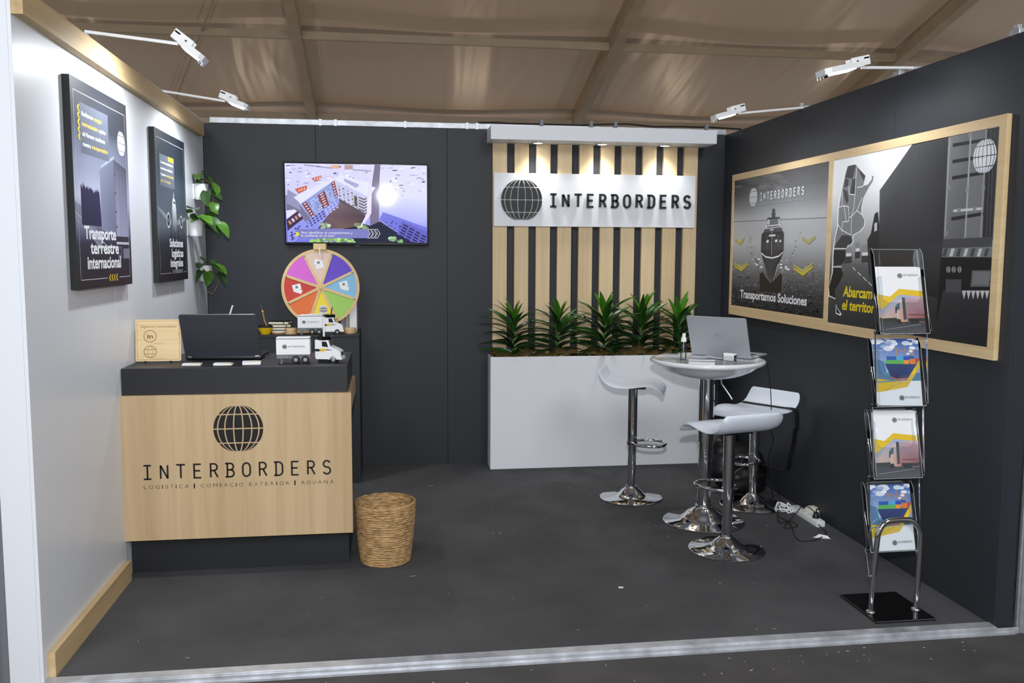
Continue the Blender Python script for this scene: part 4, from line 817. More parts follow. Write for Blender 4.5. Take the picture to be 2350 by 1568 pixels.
for k, c in enumerate(cols):
    a = ang0-45*k+2; h = 21.2; pts = [(.026*math.cos(math.radians(a)), .026*math.sin(math.radians(a)))]+[((WR-.0195)*math.cos(math.radians(a-h+2*h*i/10)), (WR-.0195)*math.sin(math.radians(a-h+2*h*i/10))) for i in range(11)]
    sg_ = MB().prism(pts, .0036, .0044, M=FW_).build('segment', c, pw)
    b = a-22.5; d = V((math.cos(math.radians(b)), math.sin(math.radians(b)))); n = V((-d.y, d.x))
    MB().prism([tuple(d*.02-n*.0085), tuple(d*(WR-.012)-n*.0085), tuple(d*(WR-.012)+n*.0085), tuple(d*.02+n*.0085)], .0045, .0095, M=FW_).build('divider', 'beech', pw)
    MB().lathe([(0, .009), (.0042, .009), (.0042, .02), (0, .021)], 10, M=FW_ @ Matrix.Translation((d.x*(WR-.024), d.y*(WR-.024), 0))).build('pin', 'tin_pin', pw, 40)
    if c in ('peach_paper', 'blue_paper', 'red_paper'):
        ct_ = V((math.cos(math.radians(a)), math.sin(math.radians(a))))*WR*.6
        for j, (ox, oy, rz) in enumerate(((-.002, .012, .25), (.006, -.014, -.3))):
            w2 = .028 if j == 0 else .027; h2 = .019 if j == 0 else .014; Mq = FW_ @ Matrix.Translation((ct_.x+ox, ct_.y+oy, .0046+.0009*(1-j))) @ Matrix.Rotation(rz*(1 if k else -1), 4, 'Z')
            MB().box((-w2, -h2, 0), (w2, h2, .0008), M=Mq).build('sachet', 'paper', sg_)
            if j == 0: MB().lathe([(0, .0008), (.0095, .0008), (.0095, .0011), (0, .0011)], 18, M=Mq).build('sachet_logo', 'grey_plastic', sg_)
    if c == 'yellow_felt':
        q = (.016, -.152); MB().lathe([(0, .0044), (.0315, .0044), (.0315, .005), (0, .005)], 32, M=FW_ @ Matrix.Translation((q[0], q[1], 0))).build('sticker', 'paper', sg_)
        m = MB()
        for cc in globe_cells(.0285, .11): m.prism([(x+q[0], y+q[1]) for x, y in cc], .0051, .0054, M=FW_)
        m.build('sticker_globe', 'logo_black', sg_)
MB().lathe([(0, .0045), (.03, .0045), (.03, .0105), (.012, .0108), (.012, .022), (0, .024)], 28, M=FW_).build('hub', 'beech', pw, 40)
MB().box((-.042, -.075, cz+WR-.006), (.042, .03, cz+WR+.036), .003).build('pointer_block', 'beech', pw)
MB().box((-.0035, -.079, cz+WR-.042), (.0035, -.0755, cz+WR+.008), .001).build('pointer', 'paper', pw)

# folders standing behind the wheel's right edge
for i, (x, w_, h_, m_, lab) in enumerate(((1.012, .05, .232, 'white_plastic', 'tall white binder standing at the right end of the back cabinet'), (.972, .024, .19, 'grey_board', 'light grey folder standing beside the white binder behind the wheel'), (.942, .03, .17, 'grey_plastic', 'dark grey folder standing behind the prize wheel'))):
    f = thing('binder', lab, 'binder', (x, -.115, 1.0152), 0, 'binders standing on the back cabinet')
    MB().box((-w_/2, -.105, 0), (-w_/2+.002, .1, h_), .0005).box((w_/2-.002, -.105, 0), (w_/2, .1, h_), .0005).box((-w_/2, -.108, 0), (w_/2, -.1055, h_), .0005).build('cover', m_, f); MB().box((-w_/2+.0025, -.105, .003), (w_/2-.0025, .098, h_-.006)).build('pages', 'paper', f)
# notebooks
z = 1.0152; r = random.Random(6)
for i, (x, rz, w_, lab) in enumerate(((.532, .05, .066, 'bottom black notebook of the stack on the back cabinet'), (.534, -.04, .064, 'second notebook from the bottom of the stack on the back cabinet'), (.53, .03, .064, 'third notebook from the bottom of the stack on the back cabinet'), (.522, -.14, .068, 'topmost black notebook of the stack, turned askew, on the back cabinet'))):
    nb = thing('notebook', lab, 'notebook', (x, -.235, z), rz, 'notebooks stacked on the back cabinet')
    MB().box((-w_, -.062, 0), (w_, .062, .002), .0005).box((-w_, -.062, .0165), (w_, .062, .0185), .0005).box((-w_, .06, 0), (w_, .062, .0185)).build('cover', 'black_plastic', nb); MB().box((-w_+.002, -.06, .0021), (w_-.003, .0595, .0164)).build('pages', 'cream_pages', nb); MB().box((w_*.5, -.0635, -.0006), (w_*.5+.005, .0635, .0002)).box((w_*.5, -.0632, .0003), (w_*.5+.005, -.0623, .0185)).build('elastic', 'black_rubber', nb)
    z += .0195
# mate cup, straws
mc = thing('mate_cup', 'yellow and black mate cup beside the black laptop on the back cabinet', 'cup', (.437, -.37, 1.0152)); MB().lathe([(0, 0), (.03, 0), (.045, .03), (.05, .045), (.046, .045), (.04, .03), (0, .02)], 28).build('bowl', 'yellow_plastic', mc, 40); MB().lathe([(.0465, .0452), (.0505, .0452), (.049, .054), (.04, .06), (.038, .052), (.0465, .0452)], 28).build('rim', 'black_rubber', mc, 40)
MB().tube([(.02, 0, .03), (-.005, 0, .09), (-.015, .0, .15)], .0055, 8).build('wooden_handle', 'tan_strap', mc, 40); MB().tube([(-.015, 0, .15), (-.017, 0, .158)], .0068, 8).build('ferrule', 'yellow_plastic', mc, 40); MB().tube([(-.017, 0, .158), (-.025, 0, .2), (-.025, 0, .206)], [.004, .0045, .006], 8).build('straw', 'steel_straw', mc, 40)
MB().tube([(.045, -.01, .012), (.075, -.03, .004), (.1, -.03, .006), (.11, -.02, .004)], .0055, 6).build('strap', 'tan_strap', mc, 50)
tp = ony(534, 701, -.36); wsr = thing('straw_cup', 'slanted white tube sticking up behind the black laptop', 'drinking straw', (tp.x-.06, -.36, 1.0152))
MB().lathe([(0, 0), (.03, 0), (.034, .09), (.031, .09), (.028, .006), (0, .006)], 24).build('cup', 'black_gloss', wsr, 40); MB().tube([(-.0, 0, .01), (.06, 0, tp.z-1.0152)], .006, 10).build('straw', 'white_plastic', wsr, 40)

# ------------------------------------------------------------------ rope waste basket
bk = thing('rope_basket', 'woven seagrass rope waste basket beside the counter', 'basket', (1.226, -2.02, 0))
prof = []; n = 25
for i in range(n*3+1):
    t = i/(n*3); z = .304*t; r0 = .123+.03*t+.004*math.sin(PI*t); prof.append((r0+.0045*abs(math.sin(PI*n*t)), z))
MB().lathe([(0, 0), (.118, 0)]+prof+[(.147, .304)]+[(.117+.028*t/10, .01+.29*t/10) for t in range(10, -1, -1)]+[(0, .01)], 56).build('body', 'seagrass', bk, 60)
MB().tube([(.1495*math.cos(2*PI*k/40), .1495*math.sin(2*PI*k/40), .304+.0015*math.sin(k*2.2)) for k in range(40)], .0065, 8, closed=True).build('rim', 'seagrass', bk, 60)

# ================================================================== RIGHT WALL BOARD
BX = 3.75
bd = thing('framed_poster_board', 'long oak board with two grey logistics posters on the right wall', 'poster board', (BX, -1.65, 1.122)); Rb = Matrix.Translation(-V(bd.location))
B0, B1, BZ0, BZ1 = -.208, -3.105, 1.122, 2.135
A0, A1, AZ0, AZ1 = -.245, -1.640, 1.190, 2.090
C0, C1, CZ0, CZ1 = -1.688, -3.060, 1.174, 2.090
def fbox(y0, y1, z0, z1): MB().box((BX, y1, z0), (W-.0005, y0, z1), .001, M=Rb).build('frame_batten', 'oak_frame', bd)
fbox(B0, B1, AZ1, BZ1); fbox(B0, B1, BZ0, CZ0); fbox(B0, A0, CZ0, AZ1); fbox(A1, C0, CZ0, AZ1); fbox(C1, B1, CZ0, AZ1)
MB().box((BX+.004, A1, AZ0-.016), (W-.0006, A0, AZ1), M=Rb).build('backing', 'oak_frame', bd)
MB().box((BX+.004, C1, CZ0), (W-.0006, C0, CZ1), M=Rb).build('backing', 'oak_frame', bd)
fbox(A0, A1, CZ0, AZ0)
def gg(v): v = int(min(245, v*(1.02+.3*min(1, v/150)))); return (v, v+1, v+4)
P = Print((BX+.0035, A0, AZ0), (0, -1, 0), (0, 0, 1), A0-A1, AZ1-AZ0).crop(1640, 350, 380/1386)
def art_ship(P):
    r = random.Random(3); pp = lambda pts, c: P.poly(pts, c, px=True)
    P.grad([(0, gg(50), gg(66)), (.12, gg(78), gg(84)), (.22, gg(112), gg(108)), (.32, gg(142), gg(138)), (.5, gg(148), gg(140)), (.62, gg(126), gg(118)), (.74, gg(90), gg(84)), (.86, gg(56), gg(50)), (1, gg(38), gg(34))])
    for i in range(40):
        x = 180+r.random()*420; y = 190+r.random()*110; q = 14+r.random()*40; c = gg(int(60+r.random()*34)); pp([(x+q*1.6*math.cos(a*PI/4), y+q*.45*math.sin(a*PI/4)) for a in range(8)], c)
    P.line((160, 580), (950, 545), .004, gg(88), px=True)
    P.k += 1
    for i in range(620):
        v = r.random(); y = 930+v**.8*440; x = 130+r.random()*760; L_ = 12+26*r.random(); base = 130-(y-850)*.2; c = gg(max(14, min(170, int(base+r.choice([-30, -14, 18, 34])))))
        P.poly([(x, y), (x+L_*.5, y-3-3*v), (x+L_, y), (x+L_*.5, y+3+3*v)], c, px=True, layer=False)
    for s, pts in ((1, [(262, 610), (285, 700), (300, 780), (330, 880), (390, 980)]), (-1, [(745, 600), (700, 720), (650, 850), (600, 930), (555, 980)])):
        for (x0, y0), (x1, y1) in zip(pts, pts[1:]):
            for i in range(16):
                t = r.random(); x = x0+(x1-x0)*t+J(r, 8+(y1-600)*.04); y = y0+(y1-y0)*t+J(r, 8); q = 1.5+(y-580)*.016*r.random()+1; pp([(x-q, y-q*.5), (x+q*.6, y-q*.7), (x+q, y+q*.4), (x-q*.4, y+q*.8)], gg(r.choice([50, 70, 150, 175, 120])))
    pp([(378, 1020), (400, 1000), (440, 1060), (470, 1100), (520, 1050), (555, 1010), (566, 1040), (550, 1170), (380, 1160)], gg(24))
    for i in range(46): x = 330+r.random()*290; y = 890+abs(x-475)*-.1+r.random()*120; q = 6+r.random()*13; (x < 405 or x > 540) and pp([(x-q, y), (x, y-q*.5), (x+q, y-q*.1), (x, y+q*.5)], gg(r.choice([190, 210, 150, 120])))
    pp([(395, 690), (410, 670), (430, 650), (440, 600), (450, 545), (540, 540), (548, 590), (555, 640), (575, 660), (583, 680), (578, 830), (540, 930), (505, 1040), (470, 1095), (450, 1040), (420, 940), (390, 830)], [gg(40)]*8+[gg(52)]*2+[gg(46), gg(40), gg(56), gg(90), gg(60), gg(34), gg(34)])
    pp([(392, 835), (430, 868), (486, 878), (540, 862), (577, 828), (576, 838), (540, 874), (486, 890), (430, 880), (392, 848)], gg(214)); pp([(490, 1090), (530, 940), (545, 920), (520, 1000)], gg(150))
    pp([(448, 560), (545, 555), (550, 600), (440, 606)], gg(150)); pp([(465, 545), (535, 540), (535, 600), (465, 605)], gg(92)); pp([(487, 470), (506, 470), (510, 545), (480, 548)], gg(60)); pp([(440, 552), (550, 540), (550, 552), (440, 563)], gg(52)); pp([(476, 515), (515, 512), (515, 520), (476, 524)], gg(60))
    pp([(430, 612), (556, 600), (558, 626), (428, 640)], gg(168)); pp([(440, 622), (550, 612), (550, 620), (440, 632)], gg(54)); pp([(424, 640), (560, 628), (572, 660), (410, 672)], gg(70))
    for x, y, w_, h_, c in ((396, 690, 90, 60, 48), (490, 686, 90, 60, 54), (396, 752, 90, 70, 60), (492, 750, 86, 70, 64), (436, 735, 20, 22, 190), (508, 732, 20, 20, 200), (545, 735, 16, 18, 170), (458, 690, 54, 14, 200), (466, 645, 30, 8, 210)): pp([(x, y), (x+w_, y-4), (x+w_, y+h_-4), (x, y+h_)], gg(c))
    P.line((484, 600), (480, 860), .006, gg(150), px=True); P.line((440, 700), (440, 800), .003, gg(130), px=True); P.line((536, 690), (536, 790), .003, gg(130), px=True)
    for cx, cy, w_, h_, c1, c2 in ((212, 752, 76, 62, (196, 192, 140), (190, 178, 84)), (790, 742, 112, 66, (180, 176, 140), (184, 174, 100)), (226, 966, 118, 80, (190, 182, 110), (206, 186, 56)), (744, 996, 166, 100, (184, 178, 110), (206, 186, 60))):
        for j, c in enumerate((c1, c2)):
            d = -h_*.13+j*h_*.27; y0 = cy-h_/2+d; T = h_*.3; pp([(cx-w_/2, y0), (cx, y0+h_*.46), (cx+w_/2, y0-w_*.09), (cx+w_/2, y0-w_*.09+T*.62), (cx, y0+h_*.46+T), (cx-w_/2, y0+T*.62)], c)
    g = P.q(327, 376); P.globe(g[0], g[1], .0665, (226, 228, 232), .05)
    a, b = P.q(383, 398), P.q(756, 352); P.word('INTERBORDERS', a[0], (a[1]+b[1])/2, .046, b[0]-a[0], (232, 234, 238), .17); a, b = P.q(378, 442), P.q(752, 398); P.text('LOGISTICA  |  COMERCIO EXTERIOR  |  ADUANA', a[0], (a[1]+b[1])/2, .012, (176, 178, 184), b[0]-a[0])
    P.textpx('Transportamos Soluciones', (216, 1212), (774, 1284), (216, 1150), (236, 238, 240), .03)
art_ship(P); P.build('ship_print', 'print_satin', bd, Rb)
P = Print((BX+.0035, C0, CZ0), (0, -1, 0), (0, 0, 1), C0-C1, CZ1-CZ0).crop(1900, 250, 440/1169)
def art_map(P):
    r = random.Random(7); pp = lambda pts, c: P.poly(pts, c, px=True)
    P.grad([(0, gg(196), gg(212)), (.2, gg(176), gg(190)), (.45, gg(132), gg(140)), (.58, gg(112), gg(112)), (.64, gg(84), gg(70)), (.78, gg(62), gg(40)), (1, gg(46), gg(26))])
    for x, w_, y0, y1 in ((165, 32, 815, 915), (205, 46, 830, 940), (100, 46, 850, 945), (245, 36, 800, 935)):
        pp([(x, y0), (x+w_, y0-4), (x+w_, y1-20), (x, y1-20)], gg(112)); pp([(x, y1-45), (x+w_, y1-48), (x+w_, y1-6), (x, y1)], gg(50)); pp([(x+4, y1-64), (x+w_-4, y1-66), (x+w_-4, y1-46), (x+4, y1-44)], gg(170))
    for i in range(4): P.line((150+i*32, 965+i*30), (168+i*34, 985+i*32), .005, gg(176), px=True)
    pp([(240, 800), (262, 760), (285, 640), (305, 626), (312, 700), (312, 1080), (250, 1010)], gg(34)); pp([(283, 700), (300, 690), (300, 740), (283, 750)], gg(150))
    pp([(316, 500), (515, 216), (745, 168), (700, 860), (690, 1160), (330, 1060), (310, 830)], [gg(74), gg(70), gg(64), gg(50), gg(30), gg(24), gg(40)])
    P.k += 1
    for i in range(38):
        t = (i/38)**1.15; x = 330+(735-330)*t; yt = 500-(x-316)*1.42 if x < 515 else 216-(x-515)*.208; wd = 2.2+t*6; P.poly([(x, yt+14), (x+wd, yt+10), (x+wd-t*24, 820), (x-t*24, 820)], gg(int(38+16*(1-t))), px=True, layer=False)
    P.line((316, 502), (515, 222), .006, gg(44), px=True); P.line((515, 220), (745, 172), .006, gg(40), px=True)
    pp([(745, 168), (1060, 105), (1015, 800), (705, 800)], [gg(100), gg(60), gg(62), gg(92)]); pp([(868, 146), (975, 124), (945, 800), (836, 800)], gg(96)); pp([(972, 124), (1056, 108), (1010, 800), (942, 800)], gg(40))
    for k in range(3): P.line((995+k*22, 125), (965+k*20, 790), .006, gg(66), px=True)
    for y in (205, 305, 405, 655): pp([(766-y*.02, y+6), (968-y*.03, y-26), (968-y*.03, y-6), (766-y*.02, y+28)], gg(34))
    P.line((872, 146), (836, 800), .011, gg(128), px=True); P.line((968, 126), (930, 805), .009, gg(118), px=True); P.line((742, 172), (712, 780), .013, gg(120), px=True); P.line((765, 622), (940, 608), .011, gg(150), px=True)
    for x, y in ((800, 618), (895, 612), (850, 490), (948, 484), (737, 480), (868, 160), (722, 760), (832, 796), (928, 800), (745, 212)): pp([(x-10, y-12), (x+12, y-14), (x+10, y+12), (x-12, y+14)], gg(110))
    pp([(705, 795), (1005, 780), (1000, 840), (700, 850)], gg(62)); pp([(700, 850), (1000, 840), (998, 905), (694, 905)], gg(96))
    for i in range(7): x = 712+i*42; pp([(x, 852), (x+20, 851), (x+6, 900), (x-14, 900)], gg(150 if i % 2 else 60))
    pp([(690, 905), (1000, 905), (985, 1110), (700, 1110), (660, 1300)], gg(20))
    for x in (735, 768, 803): pp([(x+13*math.cos(a*PI/6), 980+20*math.sin(a*PI/6)) for a in range(12)], gg(112)); P.line((x, 962), (x-2, 998), .004, gg(30), px=True)
    pp([(720, 1040), (815, 1040), (812, 1120), (718, 1118)], gg(66)); pp([(880, 985), (995, 985), (985, 1085), (870, 1085)], gg(84)); pp([(890, 995), (990, 995), (982, 1072), (880, 1072)], gg(96))
    for i in range(6): x = 818+i*28; pp([(x, 1108), (x+27, 1108), (x+12, 1162)], gg(150))
    pp([(0, 1300), (690, 1160), (985, 1110), (950, 1456)], gg(22)) if 0 else None
    WLN = gg(205); D1, D2, D3 = gg(52), gg(104), gg(34)
    OUT = [(122, 350), (150, 342), (172, 340), (190, 365), (230, 408), (222, 445), (215, 470), (245, 462), (268, 430), (270, 408), (280, 410), (275, 440), (250, 480), (218, 540), (205, 600), (205, 645), (225, 680), (220, 715), (195, 745), (150, 770), (152, 810), (140, 828), (122, 832), (110, 870), (112, 920), (85, 955), (95, 1000), (65, 1080), (48, 1100), (52, 1158), (10, 1140), (6, 1085), (30, 1000), (36, 870), (45, 790), (62, 720), (68, 600), (88, 490), (105, 410)]
    pp([(x+(5 if x > 120 else -6), y+(3 if y > 600 else -3)) for x, y in OUT], WLN); pp(OUT, D2)
    for q in ([(122, 350), (150, 342), (172, 340), (160, 395), (150, 425), (108, 420), (108, 400)], [(176, 352), (190, 365), (230, 408), (220, 440)], [(106, 424), (128, 432), (124, 470), (98, 482)], [(150, 428), (176, 424), (166, 522), (136, 520)], [(92, 490), (120, 502), (126, 560), (116, 582), (100, 540)]): pp(q, D1)
    pp([(88, 770), (140, 772), (150, 810), (138, 826), (120, 830), (112, 850), (40, 846), (52, 820)], D1); pp([(38, 860), (108, 860), (110, 920), (84, 952), (36, 958), (34, 900)], D3); pp([(34, 968), (82, 968), (94, 1005), (64, 1078), (46, 1102), (50, 1155), (10, 1136), (8, 1088), (30, 1005)], gg(20)); pp([(50, 1190), (60, 1215), (85, 1252), (78, 1262), (48, 1248)], gg(200)); pp([(53, 1200), (60, 1220), (78, 1252), (52, 1244)], gg(20))
    for q in ([(178, 352), (172, 424), (166, 524)], [(216, 472), (180, 480)], [(210, 540), (186, 600), (178, 620), (208, 645)], [(128, 470), (132, 520)], [(132, 520), (166, 524)], [(166, 524), (160, 600), (145, 650)], [(68, 600), (100, 590), (128, 598), (128, 650)], [(128, 660), (145, 658), (142, 770)], [(100, 592), (112, 684)], [(128, 660), (128, 686), (90, 690), (88, 740), (140, 770)], [(145, 655), (178, 620)], [(60, 700), (88, 745)], [(36, 852), (114, 852)], [(34, 964), (84, 964)], [(84, 600), (92, 500)]):
        for p0, p1 in zip(q, q[1:]): P.line(p0, p1, .0045, WLN, px=True, layer=False)
    P.textpx('Abarcamos', (92, 1130), (318, 1176), (92, 1082), (232, 206, 40), .03, .12); P.textpx('el territorio', (86, 1212), (322, 1262), (86, 1164), (232, 206, 40), .03, .12)
    g = P.q(957, 288); P.globe(g[0], g[1], .0735, (228, 230, 236), .05)
art_map(P); P.build('map_print', 'print_satin', bd, Rb)

# ================================================================== BAR TABLE AND STOOLS
TB = onz(1614, 1197); TZ = .963
tb = thing('bar_table', 'round white bar table with chrome column and round chrome foot', 'table', (TB.x, TB.y, 0))
def trumpet(R, rc, h, dome): return [(0, 0), (R-.004, 0), (R, .003), (R, .007), (R*.97, .011), (R*.62, .017), (dome, h*.42), (dome*.8, h*.66), (rc+.012, h*.86), (rc+.008, h*.95), (rc+.008, h)]
MB().lathe(trumpet(.235, .042, .10, .115)+[(.0, .1)], 72).build('foot', 'chrome', tb, 50)
MB().lathe([(.0395, .1), (.0395, .478)], 40).build('lower_column', 'chrome', tb, 50); MB().lathe([(.0395, .478), (.0455, .479), (.0455, .86), (0, .86)], 40).build('upper_column', 'chrome', tb, 50)
MB().lathe([(0, .851), (.085, .852), (.14, .857), (.2, .874), (.262, .905), (.298, .93), (.315, .936), (.325, .943), (.327, .952), (.322, .96), (.31, TZ), (.3, TZ-.001), (.292, TZ-.003), (0, TZ-.003)], 96).build('top', 'white_gloss', tb, 50)
MB().tube([(.075, -.02, .856), (.078, -.03, .82), (.125, -.075, .735)], [.005, .005, .0065], 8).build('lever', 'chrome', tb, 50)
TT = TZ-.003
def stool(label, x, y, hs, front, sleeve, foot_z, lever=True):
    a = math.atan2(-front[0], front[1]); root = thing('bar_stool', label, 'stool', (x, y, 0), a, 'white bar stools with chrome columns around the table')
    MB().lathe(trumpet(.2, .028, .082, .078)+[(0, .082)], 72).build('foot', 'chrome', root, 50)
    MB().lathe([(.026, .08), (.026, sleeve)], 32).build('lower_column', 'chrome', root, 50); MB().lathe([(.026, sleeve), (.0305, sleeve+.001), (.0305, hs+.002), (0, hs+.002)], 32).build('upper_column', 'chrome', root, 50)
    ring = [(-.033, 0)]+arc(-.07, .05, .03, .05, -90+60, 180)[::1] if 0 else [(-.03, .0), (-.075, .03), (-.1, .08), (-.1, .14), (-.085, .18), (-.045, .205), (0, .212), (.045, .205), (.085, .18), (.1, .14), (.1, .08), (.075, .03), (.03, 0)]
    MB().tube([(p[0], p[1], foot_z) for p in ring], .0095, 10).build('footrest', 'chrome', root, 60); MB().lathe([(.031, -.014), (.035, -.012), (.035, .012), (.031, .014)], 24, c=(0, 0, foot_z)).build('collar', 'chrome', root, 50)
    prof = [(-.196, .108), (-.193, .095), (-.186, .076), (-.174, .055), (-.156, .034), (-.13, .016), (-.1, .005), (-.06, 0), (-.02, .001), (.02, .006), (.06, .013), (.095, .017), (.13, .014), (.158, .003), (.18, -.013), (.194, -.03), (.198, -.036)]
    # thick shell with rounded outline
    n = len(prof); ku = 12; vs = []; T = .02
    for s in (1, -1):
        for i, (py, pz) in enumerate(prof):
            a0 = prof[max(0, i-1)]; a1 = prof[min(n-1, i+1)]; tx, tz = a1[0]-a0[0], a1[1]-a0[1]; l = math.hypot(tx, tz); nx_, nz_ = -tz/l, tx/l
            hw = .19*(1-.0*abs(py)); e = min(i, n-1-i); hw = hw-(.022 if e == 0 else .01 if e == 1 else .004 if e == 2 else .001 if e == 3 else 0)
            for k in range(ku+1):
                u = -1+2*k/ku; th = T*(.5 if s > 0 else -.5)*(1-.75*abs(u)**10)*(.45 if e == 0 else 1); vs.append((u*hw, py+nx_*th, hs+.014+pz+nz_*th))
    m = n*(ku+1); fs = []
    for i in range(n-1):
        for k in range(ku): q = i*(ku+1)+k; fs += [[q, q+1, q+ku+2, q+ku+1], [m+q, m+q+ku+1, m+q+ku+2, m+q+1]]
    for i in range(n-1):
        for k in (0, ku): q = i*(ku+1)+k; fs.append([q, q+ku+1, m+q+ku+1, m+q])
    for k in range(ku):
        for i in (0, n-1): q = i*(ku+1)+k; fs.append([q, q+1, m+q+1, m+q])
    seat = MB().add(vs, fs).build('seat', 'seat_white', root, 70)
    MB().box((-.085, -.085, hs-.004), (.085, .085, hs+.004), .003).build('seat_plate', 'black_plastic', root)
    if lever: MB().tube([(.04, .02, hs-.006), (.11, .03, hs-.012), (.17, .03, hs-.05)], [.0045, .0045, .006], 8).build('lever', 'chrome_dark', root, 50)
    return root
sL = onz(1448, 1143); stool('white bar stool left of the table, before the white planter', sL.x, sL.y, .722, (.93, -.36), .345, .362, False)
sF = onz(1667, 1262); stool('white bar stool nearest the camera, in front of the table', sF.x, sF.y, .640, (-.254, .967), .276, .325, False)
sR = onz(1730, 1160); stool('white bar stool at the right wall with a black bag strap across its seat', sR.x-.01, sR.y, .592, (-.87, -.49), .22, .30, True)

# ------------------------------------------------------------------ things on the table
pl_, pr_ = onz(1582, 812, TT+.006), onz(1729, 824, TT+.006)
e = (pr_-pl_); e.z = 0; lw = .372; mid = (pl_+pr_)/2; ea = math.atan2(e.y, e.x)
l2 = thing('laptop', 'silver laptop open on the round bar table', 'laptop', (mid.x, mid.y, TT), ea)
MB().box((-lw/2, 0, .004), (lw/2, .235, .017), .004).build('base', 'laptop_silver', l2, 40); MB().box((-lw/2+.02, .03, .017), (lw/2-.02, .13, .0182)).build('keyboard', 'black_rubber', l2)
for k in range(4): MB().box((lw/2-.0005, .03+k*.022, .008), (lw/2+.0006, .042+k*.022, .0125)).build('port', 'white_plastic' if k else 'black_plastic', l2)
M = Matrix.Translation((0, .003, .012)) @ Matrix.Rotation(math.radians(20), 4, 'X'); lid = MB().prism(rrect(lw, .243, .01), -.003, .003, M=M @ frame((0, 0, 0), (1, 0, 0), (0, 0, 1))).build('lid', 'laptop_silver', l2)
MB().box((-lw/2+.01, .0031, .012), (lw/2-.01, .0036, .234), M=M).build('screen_panel', 'black_gloss', lid)
P = Print((-lw/2, -.0032, 0), (1, 0, 0), (0, 0, 1), lw, .243, .000015); ring(lw/2, .127, .0185, .0016, (112, 116, 122)); P.text('DELL', lw/2, .1228, .0085, (112, 116, 122), .025, 'C', bold=.01); P.build('lid_logo', 'print_satin', lid, M)
b = onz(1568, 826, TT); sb = thing('spray_bottle', 'clear spray bottle with white cap on the bar table', 'spray bottle', (b.x, b.y, TT))
MB().lathe([(.0, .0), (.016, 0), (.0175, .003), (.0175, .088), (.015, .096), (.011, .1), (.011, .104)], 28).build('bottle', 'bottle_clear', sb, 50); MB().lathe([(0, .002), (.0165, .002), (.0165, .05), (0, .05)], 24).build('liquid', 'bottle_clear', sb, 50)
MB().tube([(0, 0, .1), (.003, 0, .01)], .0014, 6).build('dip_tube', 'white_plastic', sb); MB().lathe([(0, .104), (.0155, .104), (.0155, .124), (.0125, .127), (.0105, .128), (.0105, .14), (.0085, .143), (.0085, .152), (0, .153)], 24).box((-.008, -.012, .14), (.008, .004, .15), .002).build('spray_cap', 'white_plastic', sb, 50)
b = onz(1534, 812, TT); ph = thing('smartphone', 'black phone in a clear case lying on the left edge of the bar table', 'phone', (b.x+.02, b.y-.02, TT), ea+.25); MB().prism(rrect(.078, .158, .01, 0, -.079), .0, .0095).build('case', 'grey_board', ph); MB().prism(rrect(.072, .152, .009, 0, -.076), .0096, .0106).build('screen', 'black_gloss', ph)
for i, (px, py, rz, lab, c1) in enumerate(((1610, 826, .5, 'bottom printed leaflet under another on the bar table', (120, 116, 170)), (1648, 822, -.35, 'top printed leaflet before the silver laptop on the bar table', (150, 146, 150)))):
    b = onz(px, py, TT); lf = thing('leaflet', lab, 'leaflet', (b.x, b.y, TT+.0006+i*.0045), ea+rz, 'leaflets on the bar table'); MB().box((-.072, -.05, 0), (.072, .05, .003)).build('pages', 'paper', lf)
    P = Print((-.072, -.05, .003), (1, 0, 0), (0, 1, 0), .144, .1, .000015); P.grad([(0, c1, c1), (.6, (190, 186, 190), (150, 148, 156)), (1, (232, 232, 238), (236, 236, 240))])
    for k in range(6): P.rect(.2, .12+k*.09, .9, .15+k*.09, (96, 92, 100))
    P.build('print', 'print_paper', lf)
b = onz(1674, 829, TT); ch_ = thing('card_holder', 'small acrylic card holder with white cards at the table front', 'card holder', (b.x, b.y, TT), ea-.05); MB().box((-.036, -.014, 0), (.036, .022, .003)).box((-.036, -.014, .003), (.036, -.012, .03)).box((-.036, .02, .003), (.036, .022, .045)).box((-.036, -.012, .003), (-.034, .02, .035)).box((.034, -.012, .003), (.036, .02, .035)).build('holder', 'acrylic', ch_)
for k in range(6): MB().box((-.0325, -.0105+k*.005, .0032), (.0325, -.0065+k*.005, .0445)).build('card', 'paper', ch_)
c0 = onz(1738, 819, TT); pts = [c0+V((0, .03, .008)), c0+V((.025, -.005, .008)), V((3.405, TB.y-.02, .955)), V((3.425, TB.y-.02, .92)), ony(1767, 880, -1.5), ony(1770, 930, -1.45), ony(1769, 985, -1.3), ony(1775, 1010, -1.2), ony(1762, 1060, -1.12), onz(1770, 1120, .02), onz(1785, 1180, .008), onz(1812, 1200, .006), onz(1830, 1238, .006), onz(1868, 1240, .006), onz(1896, 1225, .006), onz(1886, 1212, .012), onz(1878, 1204, .045)]
def smooth_path(P_, k=6):
    out = []; n = len(P_)
    for i in range(n-1):
        p0, p1, p2, p3 = P_[max(0, i-1)], P_[i], P_[i+1], P_[min(n-1, i+2)]
        for j in range(k): t = j/k; out.append(.5*((2*p1)+(p2-p0)*t+(2*p0-5*p1+4*p2-p3)*t*t+(3*p1-p0-3*p2+p3)*t**3))
    return out+[P_[-1]]
tag(MB().tube(smooth_path(pts), .0026, 6).build('laptop_cable', 'black_rubber', smooth=60), 'thin black charger cable hanging from the silver laptop to the power strip', 'cable')

